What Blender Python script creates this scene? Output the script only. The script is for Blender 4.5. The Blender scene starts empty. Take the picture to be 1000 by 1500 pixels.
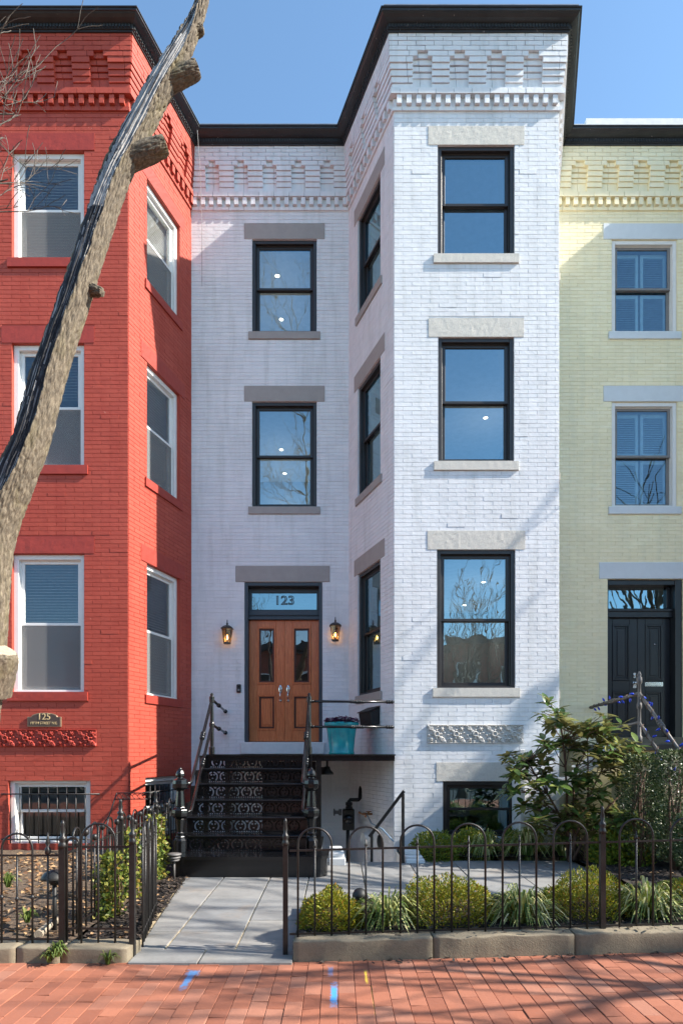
import bpy, bmesh, math, random
from mathutils import Vector, noise, Matrix
R = math.radians
scene = bpy.context.scene
COL = scene.collection
E = 1.458                      # eye height
F = 900.0                      # focal length in photo pixels, measured at the facade
def PX(px, D): return (px - 495.0) * D / F
def PZ(py, D): return E + (1105.0 - py) * D / F
def P3(px, py, D): return Vector((PX(px, D), D, PZ(py, D)))

# ------------------------------------------------------------------ mesh builder
class MB:
    def __init__(s): s.v = []; s.f = []; s.m = []; s.sm = []
    def vert(s, p): s.v.append((p[0], p[1], p[2])); return len(s.v) - 1
    def face(s, ids, mi=0, smooth=False): s.f.append(tuple(ids)); s.m.append(mi); s.sm.append(smooth)
    def quad(s, a, b, c, d, mi=0): s.face([s.vert(a), s.vert(b), s.vert(c), s.vert(d)], mi)
    def hexa(s, p, mi=0):      # p: 4 bottom (ccw) + 4 top
        i = [s.vert(q) for q in p]
        for f in ((3,2,1,0),(4,5,6,7),(0,1,5,4),(1,2,6,5),(2,3,7,6),(3,0,4,7)): s.face([i[k] for k in f], mi)
    def box(s, x0,x1,y0,y1,z0,z1, mi=0):
        s.hexa([(x0,y0,z0),(x1,y0,z0),(x1,y1,z0),(x0,y1,z0),(x0,y0,z1),(x1,y0,z1),(x1,y1,z1),(x0,y1,z1)], mi)
    def pbox(s, pl, u0,u1,z0,z1,w0,w1, mi=0):   # box in wall-plane space (w outwards)
        s.hexa([pl.at(u0,z0,w1),pl.at(u1,z0,w1),pl.at(u1,z0,w0),pl.at(u0,z0,w0),
                pl.at(u0,z1,w1),pl.at(u1,z1,w1),pl.at(u1,z1,w0),pl.at(u0,z1,w0)], mi)
    def beam(s, a, b, w, h, mi=0):     # rectangular bar between two points
        a = Vector(a); b = Vector(b); d = (b-a).normalized()
        up = Vector((0,0,1)) if abs(d.z) < .95 else Vector((0,1,0))
        x = d.cross(up).normalized()*w/2; y = x.cross(d).normalized()*h/2
        s.hexa([a-x-y,a+x-y,b+x-y,b-x-y,a-x+y,a+x+y,b+x+y,b-x+y], mi)
    def tube(s, pts, rad, n=8, mi=0, caps=True):
        pts = [Vector(p) for p in pts]
        if not isinstance(rad, (list, tuple)): rad = [rad]*len(pts)
        rings = []; x = None
        for k, p in enumerate(pts):
            d = (pts[min(k+1,len(pts)-1)] - pts[max(k-1,0)])
            d = d.normalized() if d.length > 1e-9 else Vector((0,0,1))
            if x is None:
                x = d.cross(Vector((0,0,1)) if abs(d.z) < .9 else Vector((0,1,0))).normalized()
            else:
                x = (x - d*x.dot(d)); x = x.normalized() if x.length > 1e-6 else d.orthogonal().normalized()
            y = d.cross(x)
            rings.append([s.vert(p + (x*math.cos(2*math.pi*j/n) + y*math.sin(2*math.pi*j/n))*rad[k]) for j in range(n)])
        for a, b in zip(rings, rings[1:]):
            for j in range(n): s.face((a[j], a[(j+1)%n], b[(j+1)%n], b[j]), mi, True)
        if caps:
            s.face(list(reversed(rings[0])), mi); s.face(rings[-1], mi)
    def lathe(s, c, prof, n=16, mi=0, axis=(0,0,1), smooth=True, rot=0.0):   # prof: (r, h)
        c = Vector(c); ax = Vector(axis).normalized()
        x = ax.orthogonal().normalized() if abs(ax.z) < .99 else Vector((1,0,0)); y = ax.cross(x)
        rings = []
        for r, h in prof:
            rings.append([s.vert(c + ax*h + (x*math.cos(2*math.pi*j/n+rot) + y*math.sin(2*math.pi*j/n+rot))*max(r,1e-4)) for j in range(n)])
        for a, b in zip(rings, rings[1:]):
            for j in range(n): s.face((a[j], a[(j+1)%n], b[(j+1)%n], b[j]), mi, smooth)
        s.face(list(reversed(rings[0])), mi); s.face(rings[-1], mi)
    def build(s, name, mats, parent=None, bevel=0.0, solid=0.0):
        me = bpy.data.meshes.new(name)
        me.from_pydata(s.v, [], s.f)
        if not isinstance(mats, (list, tuple)): mats = [mats]
        for m in mats: me.materials.append(m)
        me.polygons.foreach_set('material_index', s.m)
        me.polygons.foreach_set('use_smooth', s.sm)
        me.update()
        return link(name, me, parent, bevel, solid)

def link(name, me, parent=None, bevel=0.0, solid=0.0):
    o = bpy.data.objects.new(name, me); COL.objects.link(o)
    if parent is not None:
        o.parent = parent
        o.matrix_parent_inverse = world_of(parent).inverted()
    if bevel:
        b = o.modifiers.new('bevel', 'BEVEL'); b.width = bevel; b.segments = 1; b.limit_method = 'ANGLE'; b.angle_limit = R(40)
    if solid:
        b = o.modifiers.new('solid', 'SOLIDIFY'); b.thickness = solid; b.offset = 0
    return o
def world_of(o):
    m = o.matrix_basis.copy()
    if o.parent is not None: m = world_of(o.parent) @ o.matrix_parent_inverse @ m
    return m
def tag(o, label, cat, group=None, kind=None):
    o['label'] = label; o['category'] = cat
    if group: o['group'] = group
    if kind: o['kind'] = kind
    return o
def thing(name, loc, label, cat, group=None, rz=0.0):
    o = bpy.data.objects.new(name, None); COL.objects.link(o)
    o.empty_display_size = .1; o.location = loc; o.rotation_euler = (0,0,rz)
    return tag(o, label, cat, group)
def kids(o): return [c for c in bpy.data.objects if c.parent is o]
def dup(root, loc, label=None, rz=None, scale=None):
    def cp(o, par):
        c = o.copy(); COL.objects.link(c)
        if par is not None: c.parent = par
        for k in kids(o): cp(k, c)
        return c
    r = cp(root, None); r.location = loc
    if rz is not None: r.rotation_euler = (0,0,rz)
    if scale: r.scale = (scale,)*3 if not isinstance(scale, tuple) else scale
    if label: r['label'] = label
    return r

# ------------------------------------------------------------------ materials
class NT:
    def __init__(s, name):
        s.mat = bpy.data.materials.new(name); s.mat.use_nodes = True
        s.nt = s.mat.node_tree; s.nt.nodes.clear()
        s.out = s.n('ShaderNodeOutputMaterial')
    def n(s, t, **kw):
        nd = s.nt.nodes.new(t)
        for k, v in kw.items(): setattr(nd, k, v)
        return nd
    def l(s, a, b): s.nt.links.new(a, b)
    def noise(s, scale, detail=4, rough=.55, coord=None, dist=0.0):
        nd = s.n('ShaderNodeTexNoise'); nd.inputs['Scale'].default_value = scale
        nd.inputs['Detail'].default_value = detail; nd.inputs['Roughness'].default_value = rough
        nd.inputs['Distortion'].default_value = dist
        if coord is not None: s.l(coord, nd.inputs['Vector'])
        return nd.outputs['Fac']
    def obj(s, scale=None):
        tc = s.n('ShaderNodeTexCoord').outputs['Object']
        if scale:
            mp = s.n('ShaderNodeMapping'); mp.inputs['Scale'].default_value = scale; s.l(tc, mp.inputs['Vector']); return mp.outputs[0]
        return tc
    def geo(s, scale=None):
        tc = s.n('ShaderNodeNewGeometry').outputs['Position']
        if scale:
            mp = s.n('ShaderNodeMapping'); mp.inputs['Scale'].default_value = scale; s.l(tc, mp.inputs['Vector']); return mp.outputs[0]
        return tc
    def island(s): return s.n('ShaderNodeNewGeometry').outputs['Random Per Island']
    def ramp(s, fac, stops, interp='LINEAR'):
        r = s.n('ShaderNodeValToRGB'); r.color_ramp.interpolation = interp
        e = r.color_ramp.elements
        while len(e) < len(stops): e.new(.5)
        for el, (p, c) in zip(e, stops):
            el.position = p; el.color = (c[0], c[1], c[2], 1) if hasattr(c, '__len__') else (c, c, c, 1)
        s.l(fac, r.inputs[0]); return r.outputs[0]
    def mix(s, fac, a, b, mode='MIX'):
        m = s.n('ShaderNodeMix', data_type='RGBA', blend_type=mode)
        for sock, val in ((m.inputs[0], fac), (m.inputs[6], a), (m.inputs[7], b)):
            if hasattr(val, 'is_output'): s.l(val, sock)
            elif hasattr(val, '__len__'): sock.default_value = (val[0], val[1], val[2], 1)
            else: sock.default_value = val
        return m.outputs[2]
    def math(s, op, a, b=0.0, c=None):
        m = s.n('ShaderNodeMath', operation=op)
        for k, val in enumerate((a, b) if c is None else (a, b, c)):
            if hasattr(val, 'is_output'): s.l(val, m.inputs[k])
            else: m.inputs[k].default_value = val
        return m.outputs[0]
    def bsdf(s, color, rough=.6, metal=0.0, bump=None, bstr=.3, bdist=.01, spec=.5, trans=0.0):
        b = s.n('ShaderNodeBsdfPrincipled')
        if hasattr(color, 'is_output'): s.l(color, b.inputs['Base Color'])
        else: b.inputs['Base Color'].default_value = (*color, 1)
        if hasattr(rough, 'is_output'): s.l(rough, b.inputs['Roughness'])
        else: b.inputs['Roughness'].default_value = rough
        b.inputs['Metallic'].default_value = metal
        b.inputs['Specular IOR Level'].default_value = spec
        if bump is not None:
            bp = s.n('ShaderNodeBump'); bp.inputs['Strength'].default_value = bstr; bp.inputs['Distance'].default_value = bdist
            s.l(bump, bp.inputs['Height']); s.l(bp.outputs[0], b.inputs['Normal'])
        s.l(b.outputs[0], s.out.inputs[0]); s.b = b
        return s.mat

def dim(c, k): return tuple(x*k for x in c)
def m_paint_brick(name, col, tint, chip=None, stain=None):
    t = NT(name); g = t.geo()
    isl = t.ramp(t.island(), [(0, dim(col, .945)), (.5, col), (1, tint)])
    big = t.noise(.9, 5, .6, g)
    c = t.mix(t.math('MULTIPLY', t.ramp(big, [(.42, 0), (.72, 1)]), .5), isl, dim(col, .84))
    fine = t.noise(55, 3, .6, g)
    if stain:   # rain streaks running down the wall
        st = t.noise(2.2, 5, .65, t.geo((3.2, 3.2, .35)))
        c = t.mix(t.math('MULTIPLY', t.ramp(st, [(.48, 0), (.78, 1)]), .62), c, stain)
        fd = t.noise(1.3, 5, .7, t.geo((1.5, 1.5, 1.0)))
        c = t.mix(t.math('MULTIPLY', t.ramp(fd, [(.55, 0), (.72, 1)]), .22), c, tuple(min(1, x*1.18 + .03) for x in col))
    if chip:
        ch = t.ramp(t.noise(17, 3, .6, g), [(.745, 0), (.755, 1)])
        c = t.mix(ch, c, chip)
    h = t.math('ADD', t.math('MULTIPLY', fine, .35), t.noise(16, 4, .6, g))
    return t.bsdf(c, t.ramp(big, [(.3, .5), (.7, .68)]), bump=h, bstr=.55, bdist=.006, spec=.35)
def m_plain(name, col, rough=.5, metal=0.0, var=.15, nscale=8, bstr=.15, bscale=40, spec=.5):
    t = NT(name); g = t.geo()
    c = t.mix(t.ramp(t.noise(nscale, 5, .6, g), [(.35, 0), (.7, 1)]), col, dim(col, 1-var))
    return t.bsdf(c, rough, metal, bump=t.noise(bscale, 4, .6, g), bstr=bstr, bdist=.004, spec=spec)
def m_glass(name, refl, tint, gl, wav=.02):
    t = NT(name); g = t.geo()
    fr = t.n('ShaderNodeFresnel'); fr.inputs['IOR'].default_value = 1.45
    fac = t.math('MINIMUM', t.math('ADD', fr.outputs[0], refl), 1.0)
    bp = t.n('ShaderNodeBump'); bp.inputs['Strength'].default_value = wav; bp.inputs['Distance'].default_value = .05
    t.l(t.noise(2.6, 2, .4, g), bp.inputs['Height'])
    gs = t.n('ShaderNodeBsdfGlossy'); gs.inputs['Roughness'].default_value = 0.0; gs.inputs['Color'].default_value = (*gl, 1)
    t.l(bp.outputs[0], gs.inputs['Normal'])
    tr = t.n('ShaderNodeBsdfTransparent'); tr.inputs[0].default_value = (*tint, 1)
    mx = t.n('ShaderNodeMixShader'); t.l(fac, mx.inputs[0]); t.l(tr.outputs[0], mx.inputs[1]); t.l(gs.outputs[0], mx.inputs[2])
    t.l(mx.outputs[0], t.out.inputs[0]); return t.mat
def m_emit(name, col, st):
    t = NT(name); e = t.n('ShaderNodeEmission'); e.inputs[0].default_value = (*col, 1); e.inputs[1].default_value = st
    t.l(e.outputs[0], t.out.inputs[0]); return t.mat
def m_leaf(name, stops, rough=.45, back=None, spec=.4, trans=.25):
    t = NT(name)
    c = t.ramp(t.island(), stops)
    if back:
        c = t.mix(t.n('ShaderNodeNewGeometry').outputs['Backfacing'], c, back)
    t.bsdf(c, rough, spec=spec)
    if trans:
        d = t.n('ShaderNodeBsdfTranslucent'); t.l(c, d.inputs[0])
        mx = t.n('ShaderNodeMixShader'); mx.inputs[0].default_value = trans
        t.l(t.b.outputs[0], mx.inputs[1]); t.l(d.outputs[0], mx.inputs[2]); t.l(mx.outputs[0], t.out.inputs[0])
    return t.mat

M = {}
M['white'] = m_paint_brick('white_painted_brick', (.77,.78,.80), (.79,.79,.80), stain=(.53,.54,.53))
M['red'] = m_paint_brick('red_painted_brick', (.42,.068,.042), (.45,.078,.048), chip=(.50,.17,.12), stain=(.34,.042,.026))
M['yellow'] = m_paint_brick('pale_yellow_painted_brick', (.92,.83,.56), (.93,.85,.60), stain=(.76,.71,.50))
def m_stone(name, col, dark):
    t = NT(name); g = t.geo()
    c = t.mix(t.noise(40, 5, .7, g), dark, col)
    c = t.mix(t.ramp(t.noise(160, 2, .6, g), [(.58, 0), (.7, 1)]), c, dim(col, .55))
    return t.bsdf(c, .85, bump=t.math('ADD', t.noise(28, 5, .7, g), t.noise(110, 3, .6, g)), bstr=.5, bdist=.006)
M['stone'] = m_stone('grey_granite', (.70,.665,.60), (.50,.475,.43))
M['taupe'] = m_plain('taupe_painted_stone', (.36,.325,.30), .6, var=.1)
M['redstone'] = m_plain('red_painted_stone', (.36,.040,.024), .55, var=.15, bstr=.5, bscale=30)
M['bluestone'] = m_plain('pale_blue_painted_stone', (.66,.70,.72), .55, var=.06)
M['bronze'] = m_plain('dark_bronze_frame', (.030,.027,.026), .38, var=.1)
M['whiteframe'] = m_plain('white_frame', (.78,.77,.74), .4, var=.06)
M['greysash'] = m_plain('grey_sash', (.22,.21,.20), .45)
def m_cornice():
    t = NT('black_cornice_paint'); g = t.geo()
    c = t.mix(t.ramp(t.noise(5, 5, .6, g), [(.35, 0), (.7, 1)]), (.022,.025,.028), (.034,.037,.040))
    c = t.mix(t.ramp(t.noise(21, 4, .65, g), [(.69, 0), (.71, 1)]), c, (.30,.27,.25))
    return t.bsdf(c, t.ramp(t.noise(3, 4, .6, g), [(.3, .28), (.7, .5)]), bump=t.noise(14, 5, .6, g), bstr=.35, bdist=.012)
M['cornice'] = m_cornice()
M['flash'] = m_plain('metal_flashing', (.35,.36,.38), .45, .6, var=.3)
M['flashwhite'] = m_plain('white_flashing', (.78,.78,.76), .5)
M['glass'] = m_glass('window_glass', .33, (.60,.72,.78), (.56,.84,.95), .04)
M['glassred'] = m_glass('blind_window_glass', .09, (.88,.90,.90), (.75,.88,1), .03)
M['glassyel'] = m_glass('shuttered_window_glass', .14, (.72,.88,.93), (.55,.75,.9), .03)
M['screen'] = m_plain('insect_screen', (.10,.10,.10), .7)
M['blind'] = m_plain('blind_slats', (.82,.80,.75), .6)
M['shutter'] = m_plain('shutter_slats', (.66,.72,.72), .5)
M['room'] = m_plain('room_paint', (.50,.52,.55), .8)
M['ceiling'] = m_plain('ceiling_paint', (.80,.81,.82), .8)
M['lamp'] = m_emit('downlight_glow', (1,.82,.55), 6)
M['bulb'] = m_emit('lantern_bulb_glow', (1,.55,.18), 9)
M['iron'] = m_plain('black_gloss_iron', (.008,.008,.009), .22, .0, var=.2, bstr=.12, bscale=60)
M['fence'] = m_plain('weathered_black_iron', (.016,.014,.013), .42, .0, var=.4, nscale=20, bstr=.4, bscale=90)
M['rust'] = m_plain('rusty_iron', (.16,.15,.145), .6, .3, var=.4, nscale=14, bstr=.4)
def m_wood():
    t = NT('varnished_mahogany'); g = t.geo((9, 9, .7))
    n = t.noise(6, 6, .65, g, 1.2)
    c = t.ramp(n, [(.25, (.36,.090,.028)), (.5, (.57,.165,.054)), (.75, (.70,.25,.092))])
    return t.bsdf(c, .32, bump=n, bstr=.08, bdist=.004)
M['wood'] = m_wood()
M['woodgroove'] = m_plain('mahogany_groove', (.085,.022,.010), .4)
M['navy'] = m_plain('dark_slate_paint', (.045,.055,.068), .4)
M['blackdoor'] = m_plain('black_door_paint', (.020,.022,.025), .3)
M['chrome'] = m_plain('nickel', (.75,.75,.74), .2, 1.0, var=.05)
M['copper'] = m_plain('copper_pipe', (.45,.22,.12), .4, .8)
M['black'] = m_plain('matt_black', (.012,.012,.012), .55)
M['grey'] = m_plain('grey_plastic', (.25,.25,.25), .5)
M['concrete'] = m_stone('weathered_concrete', (.28,.23,.155), (.13,.11,.08))
M['whitecon'] = m_plain('white_painted_concrete', (.74,.74,.73), .6, var=.12, bstr=.4, bscale=25)
M['teal'] = None
def m_glaze():
    t = NT('turquoise_glaze'); g = t.geo()
    c = t.mix(t.ramp(t.noise(7, 4, .6, g), [(.35, 0), (.7, 1)]), (.012,.27,.31), (.02,.40,.42))
    return t.bsdf(c, .18, bump=t.noise(12, 3, .5, g), bstr=.1, bdist=.01)
M['teal'] = m_glaze()
def m_flag():
    t = NT('bluestone_flags'); g = t.geo()
    c = t.ramp(t.island(), [(0, (.20,.203,.205)), (.4, (.25,.245,.235)), (.75, (.215,.22,.222)), (1, (.27,.26,.24))])
    c = t.mix(t.math('MULTIPLY', t.ramp(t.noise(3, 6, .65, g), [(.4, 0), (.75, 1)]), .55), c, (.14,.135,.13))
    c = t.mix(t.math('MULTIPLY', t.ramp(t.noise(1.7, 5, .6, g), [(.58, 0), (.7, 1)]), .35), c, (.30,.22,.15))
    c = t.mix(t.math('MULTIPLY', t.ramp(t.noise(9, 6, .7, g), [(.5, 0), (.8, 1)]), .5), c, (.12,.118,.115))
    return t.bsdf(c, .62, bump=t.noise(22, 5, .65, g), bstr=.35, bdist=.008)
M['flag'] = m_flag()
M['joint'] = m_plain('sandy_joint', (.46,.37,.24), .9, var=.4, nscale=20)
def m_paver():
    t = NT('red_brick_pavers'); g = t.geo()
    c = t.ramp(t.island(), [(0, (.24,.078,.042)), (.35, (.30,.102,.055)), (.7, (.345,.125,.070)), (1, (.32,.14,.09))])
    c = t.mix(t.math('MULTIPLY', t.ramp(t.noise(2.3, 6, .65, g), [(.42, 0), (.75, 1)]), .45), c, (.23,.09,.06))
    c = t.mix(t.math('MULTIPLY', t.ramp(t.noise(70, 2, .6, g), [(.6, 0), (.72, 1)]), .5), c, (.22,.10,.075))
    # sprayed survey marks
    sx = t.n('ShaderNodeSeparateXYZ'); t.l(g, sx.inputs[0])
    nz = t.noise(38, 4, .7, g)
    def mark(px, py0, py1, wpx, col, c, st):
        za, zb = 1105 - py0, 1105 - py1
        Y1 = 1.53*F/(py0-1105); Y0 = 1.53*F/(py1-1105)
        xc = PX(px, (Y0+Y1)/2); hw = wpx*Y0/F/2
        dx = t.math('DIVIDE', t.math('ABSOLUTE', t.math('SUBTRACT', sx.outputs[0], xc)), hw)
        dy = t.math('DIVIDE', t.math('ABSOLUTE', t.math('SUBTRACT', sx.outputs[1], (Y0+Y1)/2)), (Y1-Y0)/2)
        d = t.math('MAXIMUM', dx, dy)
        f = t.math('ADD', d, t.math('MULTIPLY', t.math('SUBTRACT', nz, .5), 1.6))
        return t.mix(t.math('MULTIPLY', t.ramp(f, [(.45, 1), (1.15, 0)]), st), c, col)
    BL = (.045,.27,.58)
    c = mark(489, 1441, 1478, 13, BL, c, .95); c = mark(484, 1417, 1432, 9, BL, c, .45)
    c = mark(274, 1424, 1452, 13, BL, c, .75); c = mark(283, 1421, 1430, 22, BL, c, .7)
    c = mark(536, 1422, 1446, 5, (.75,.50,.05), c, .8); c = mark(546, 1446, 1490, 3, (.70,.48,.10), c, .3)
    return t.bsdf(c, .8, bump=t.math('ADD', t.noise(45, 5, .7, g), t.noise(9, 3, .5, g)), bstr=.5, bdist=.006)
M['paver'] = m_paver()
M['sand'] = m_plain('joint_sand', (.13,.10,.08), .95, var=.4, nscale=25, bstr=.6)
M['asphalt'] = m_plain('asphalt', (.05,.05,.052), .9, var=.3, bstr=.7, bscale=60)
def m_soil(name, a, b, c2):
    t = NT(name); g = t.geo()
    c = t.ramp(t.noise(26, 6, .75, g), [(.3, a), (.55, b), (.75, c2)])
    return t.bsdf(c, .95, bump=t.noise(30, 6, .75, g), bstr=1.0, bdist=.03)
M['mulch'] = m_soil('dark_mulch', (.012,.009,.008), (.030,.022,.018), (.075,.055,.042))
M['soil'] = m_soil('bare_soil', (.05,.033,.022), (.14,.095,.06), (.24,.17,.11))
M['chips'] = m_leaf('mulch_chips', [(0,(.010,.008,.007)),(.6,(.035,.025,.02)),(.9,(.09,.065,.05)),(1,(.16,.12,.09))], .9, trans=0)
M['deadleaf'] = m_leaf('dead_leaves', [(0,(.20,.10,.05)),(.4,(.33,.19,.09)),(.75,(.45,.30,.16)),(1,(.40,.24,.12))], .8, trans=.15)
M['gold'] = m_leaf('golden_leaf', [(0,(.09,.13,.015)),(.35,(.21,.25,.02)),(.7,(.38,.36,.03)),(.93,(.38,.27,.03)),(1,(.40,.16,.02))], .5)
M['goldg'] = m_leaf('yellow_green_leaf', [(0,(.07,.13,.015)),(.5,(.20,.27,.03)),(.9,(.38,.38,.04)),(1,(.33,.20,.02))], .5)
M['liriope'] = m_leaf('striped_grass_blade', [(0,(.06,.12,.02)),(.4,(.19,.25,.05)),(.75,(.46,.46,.17)),(1,(.66,.60,.33))], .5)
M['magnolia'] = m_leaf('magnolia_leaf', [(0,(.04,.09,.02)),(.5,(.10,.17,.04)),(.85,(.21,.26,.07)),(1,(.34,.33,.11))], .25, back=(.20,.19,.07), trans=.36, spec=.7)
M['holly'] = m_leaf('small_dark_leaf', [(0,(.02,.042,.014)),(.6,(.06,.095,.03)),(.9,(.13,.17,.06)),(1,(.35,.36,.22))], .35, trans=.15)
M['ivy'] = m_leaf('ivy_leaf', [(0,(.04,.08,.012)),(.5,(.14,.18,.025)),(.85,(.28,.27,.05)),(1,(.34,.20,.04))], .45)
M['grass'] = m_leaf('weed_blade', [(0,(.05,.09,.015)),(.6,(.12,.17,.03)),(1,(.26,.26,.08))], .6)
M['petal'] = m_leaf('purple_petal', [(0,(.05,.012,.05)),(.6,(.12,.03,.10)),(1,(.22,.06,.16))], .6)
M['stem'] = m_plain('brown_stem', (.12,.065,.04), .8)
def m_bark(name, a, b, c2, moss=None):
    t = NT(name); g = t.geo((1.9, 1.9, .55))
    n = t.noise(38, 7, .75, g)
    c = t.ramp(n, [(.3, a), (.52, b), (.75, c2)])
    if moss: c = t.mix(t.math('MULTIPLY', t.ramp(t.noise(5, 5, .65, g), [(.50, 0), (.70, 1)]), .4), c, moss)
    return t.bsdf(c, .9, bump=n, bstr=.5, bdist=.006)
M['bark'] = m_bark('furrowed_bark', (.035,.027,.020), (.135,.108,.075), (.33,.275,.20), (.21,.18,.07))
M['deadwood'] = m_bark('grey_dead_wood', (.15,.145,.145), (.40,.385,.37), (.62,.60,.56))
M['cavity'] = m_bark('dark_rotten_wood', (.012,.012,.014), (.035,.035,.04), (.12,.12,.125))
M['endgrain'] = m_bark('cut_end_grain', (.22,.17,.12), (.34,.28,.21), (.45,.38,.30))
M['twig'] = m_bark('grey_branch_bark', (.07,.06,.05), (.13,.11,.09), (.2,.18,.15))

M['frieze'] = m_stone('cast_grey_stone', (.62,.60,.57), (.46,.44,.41))
M['numeral'] = m_plain('dark_numeral', (.05,.05,.05), .4)
M['doorglass'] = m_glass('bevelled_door_glass', .20, (.25,.25,.25), (.8,.85,.9), .05)
M['plaque'] = m_plain('brown_plaque', (.075,.045,.035), .4)
M['plaquerim'] = m_plain('bronze_rim', (.30,.20,.13), .4, .5)
M['gold_text'] = m_plain('gold_lettering', (.72,.52,.26), .4)
M['hose'] = m_plain('blue_hose', (.22,.35,.48), .5)
M['bluebulb'] = m_plain('blue_glass_bulb', (.02,.06,.55), .15)
M['yellow_plain'] = m_plain('pale_yellow_paint', (.72,.62,.34), .6)
M['red_far'] = m_plain('far_red_brick', (.30,.09,.06), .8)
# ------------------------------------------------------------------ wall planes
class Plane:
    def __init__(s, a, b):
        s.a = Vector((a[0], a[1], 0)); s.b = Vector((b[0], b[1], 0)); s.L = (s.b - s.a).length
        s.d = (s.b - s.a).normalized(); s.n = Vector((s.d.y, -s.d.x, 0))
    def at(s, u, z, w=0.0): p = s.a + s.d*u + s.n*w; return (p.x, p.y, z)
DB, DR = 9.278, 10.976                       # bay fronts, recessed fronts
PT = [(-6.15, DR), (-5.60, DB), (-3.165, DB), (-2.622, DR), (.195, DR), (.845, DB), (3.33, DB), (3.86, DR), (6.90, DR), (7.55, DB), (10.0, DB), (10.65, DR)]
PL = [Plane(a, b) for a, b in zip(PT, PT[1:])]
RL, RF, RS, WR, WS, WB, WE, YR, YS, YF, YE = PL
rng = random.Random(7)

def brick(mb, pl, u0, u1, z0, z1, w, r=rng, mi=0, g=.0028, wback=0.0, ch=.0018, j=.0016):
    ga, gb, gc, gd = (g*(.35 + .75*r.random()) for _ in range(4))
    u0 += ga; u1 -= gb; z0 += gc*.8; z1 -= gd*.8
    if u1 - u0 < .012: return
    t = [w + (r.random()-.5)*2*j for _ in range(4)]
    b = [mb.vert(pl.at(u, z, wback)) for u, z in ((u0,z0),(u1,z0),(u1,z1),(u0,z1))]
    f = [mb.vert(pl.at(u, z, k)) for (u, z), k in zip(((u0+ch,z0+ch),(u1-ch,z0+ch),(u1-ch,z1-ch),(u0+ch,z1-ch)), t)]
    mb.face(f, mi)
    for k in range(4): mb.face((b[k], b[(k+1)%4], f[(k+1)%4], f[k]), mi)

def cut(iv, h0, h1):
    out = []
    for a, b in iv:
        if h1 <= a or h0 >= b: out.append((a, b)); continue
        if h0 > a: out.append((a, h0))
        if h1 < b: out.append((h1, b))
    return out
def brick_wall(mb, pl, z0, z1, holes, block=(), ch=.065, bl=.27, u0=0.0, u1=None, zbig=None):
    u1 = pl.L if u1 is None else u1
    # backing sheet cut round the openings
    us = sorted({u0, u1, *[min(max(h[k], u0), u1) for h in holes for k in (0, 1)]})
    zs = sorted({z0, z1, *[min(max(h[k], z0), z1) for h in holes for k in (2, 3)]})
    for a, b in zip(us, us[1:]):
        for c, d in zip(zs, zs[1:]):
            m, n = (a+b)/2, (c+d)/2
            if any(h[0] < m < h[1] and h[2] < n < h[3] for h in holes): continue
            mb.quad(pl.at(a,c), pl.at(b,c), pl.at(b,d), pl.at(a,d))
    for h in holes:                          # reveals
        a, b, c, d = h[:4]
        for p, q in (((a,c),(a,d)), ((a,d),(b,d)), ((b,d),(b,c)), ((b,c),(a,c))):
            mb.quad(pl.at(*p, .006), pl.at(*q, .006), pl.at(*q, -.24), pl.at(*p, -.24))
    z = z0; row = 0
    while z < z1 - .02:
        big = zbig is not None and z < zbig
        h = ch*(1.12 if big else 1.0); L = bl*(1.08 if big else 1.0)
        zt = min(z + h, z1)
        iv = [(u0, u1)]
        for q in list(holes) + list(block):
            ov = min(zt, q[3]) - max(z, q[2])
            if ov > h*.45: iv = cut(iv, q[0], q[1])
        off = (row % 2)*L/2
        dz = (rng.random()-.5)*.003
        for a, b in iv:
            k = math.floor((a - off)/L)
            x = a
            if b - a < .03: continue
            while x < b - 1e-6:
                k += 1
                e = min(off + k*L + (rng.random()-.5)*.012, b)
                if e - x < .03 and e < b: continue
                if b - e < .03: e = b
                p = .0054 + rng.random()*.0014 + (.003 if rng.random() < .015 else 0)
                brick(mb, pl, x, e, z + dz*0, zt, p, j=.0016 if big else .0007)
                x = e
        z = zt; row += 1

def corbels(mb, pl, e0=0.0, e1=0.0):
    """the stepped brick table under the cornice; e0/e1 mitre the projecting courses round the corners"""
    Zo = E
    def run(u0, u1, z0, z1, p, split=.27, off=0.0):
        a = u0 - (e0*p if u0 <= 1e-6 else 0); b = u1 + (e1*p if u1 >= pl.L - 1e-6 else 0)
        x = a; first = True
        while x < b - 1e-6:
            n = min(x + (split if not first else split*(.5 + off)), b); first = False
            if b - n < .06: n = b
            brick(mb, pl, x, n, Zo+z0, Zo+z1, p + rng.random()*.002, g=.002, wback=-.01)
            x = n
    L = pl.L
    run(0, L, 9.70, 9.765, .030)
    run(0, L, 9.765, 9.90, .012)
    n = round(L/.148); sp = L/n
    for k in range(n):
        c = (k+.5)*sp; run(max(c-.04, .001), min(c+.04, L-.001), 9.768, 9.897, .072)
    run(0, L, 9.90, 9.99, .085)
    run(0, L, 9.99, 10.42, .018)
    k = max(1, round((L-.28)/.54)); cs = [.14 + i*(L-.28)/k for i in range(k+1)]
    for i in range(5):
        z0 = 9.995 + .085*i; p = .050 + .016*i
        if i >= 2: run(0, L, z0+.01, z0+.085, .020 + .014*(i-1))
        for c in cs:
            a, b = c-.135, c+.135
            if c == cs[0]: a = 0.0
            if c == cs[-1]: b = L
            run(a, b, z0, z0+.085, p, split=.5)
    run(0, L, 10.42, 10.50, .085)
    for c in cs:
        a, b = max(c-.20, 0), min(c+.20, L)
        if c == cs[0]: a = 0.0
        if c == cs[-1]: b = L
        run(a, b, 10.42, 10.50, .120, split=.6)
    run(0, L, 10.50, 10.57, .124, off=.5)
    run(0, L, 10.57, 10.64, .126)
    run(0, L, 10.64, 10.70, .128, off=.5); run(0, L, 10.70, 10.76, .128)

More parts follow.
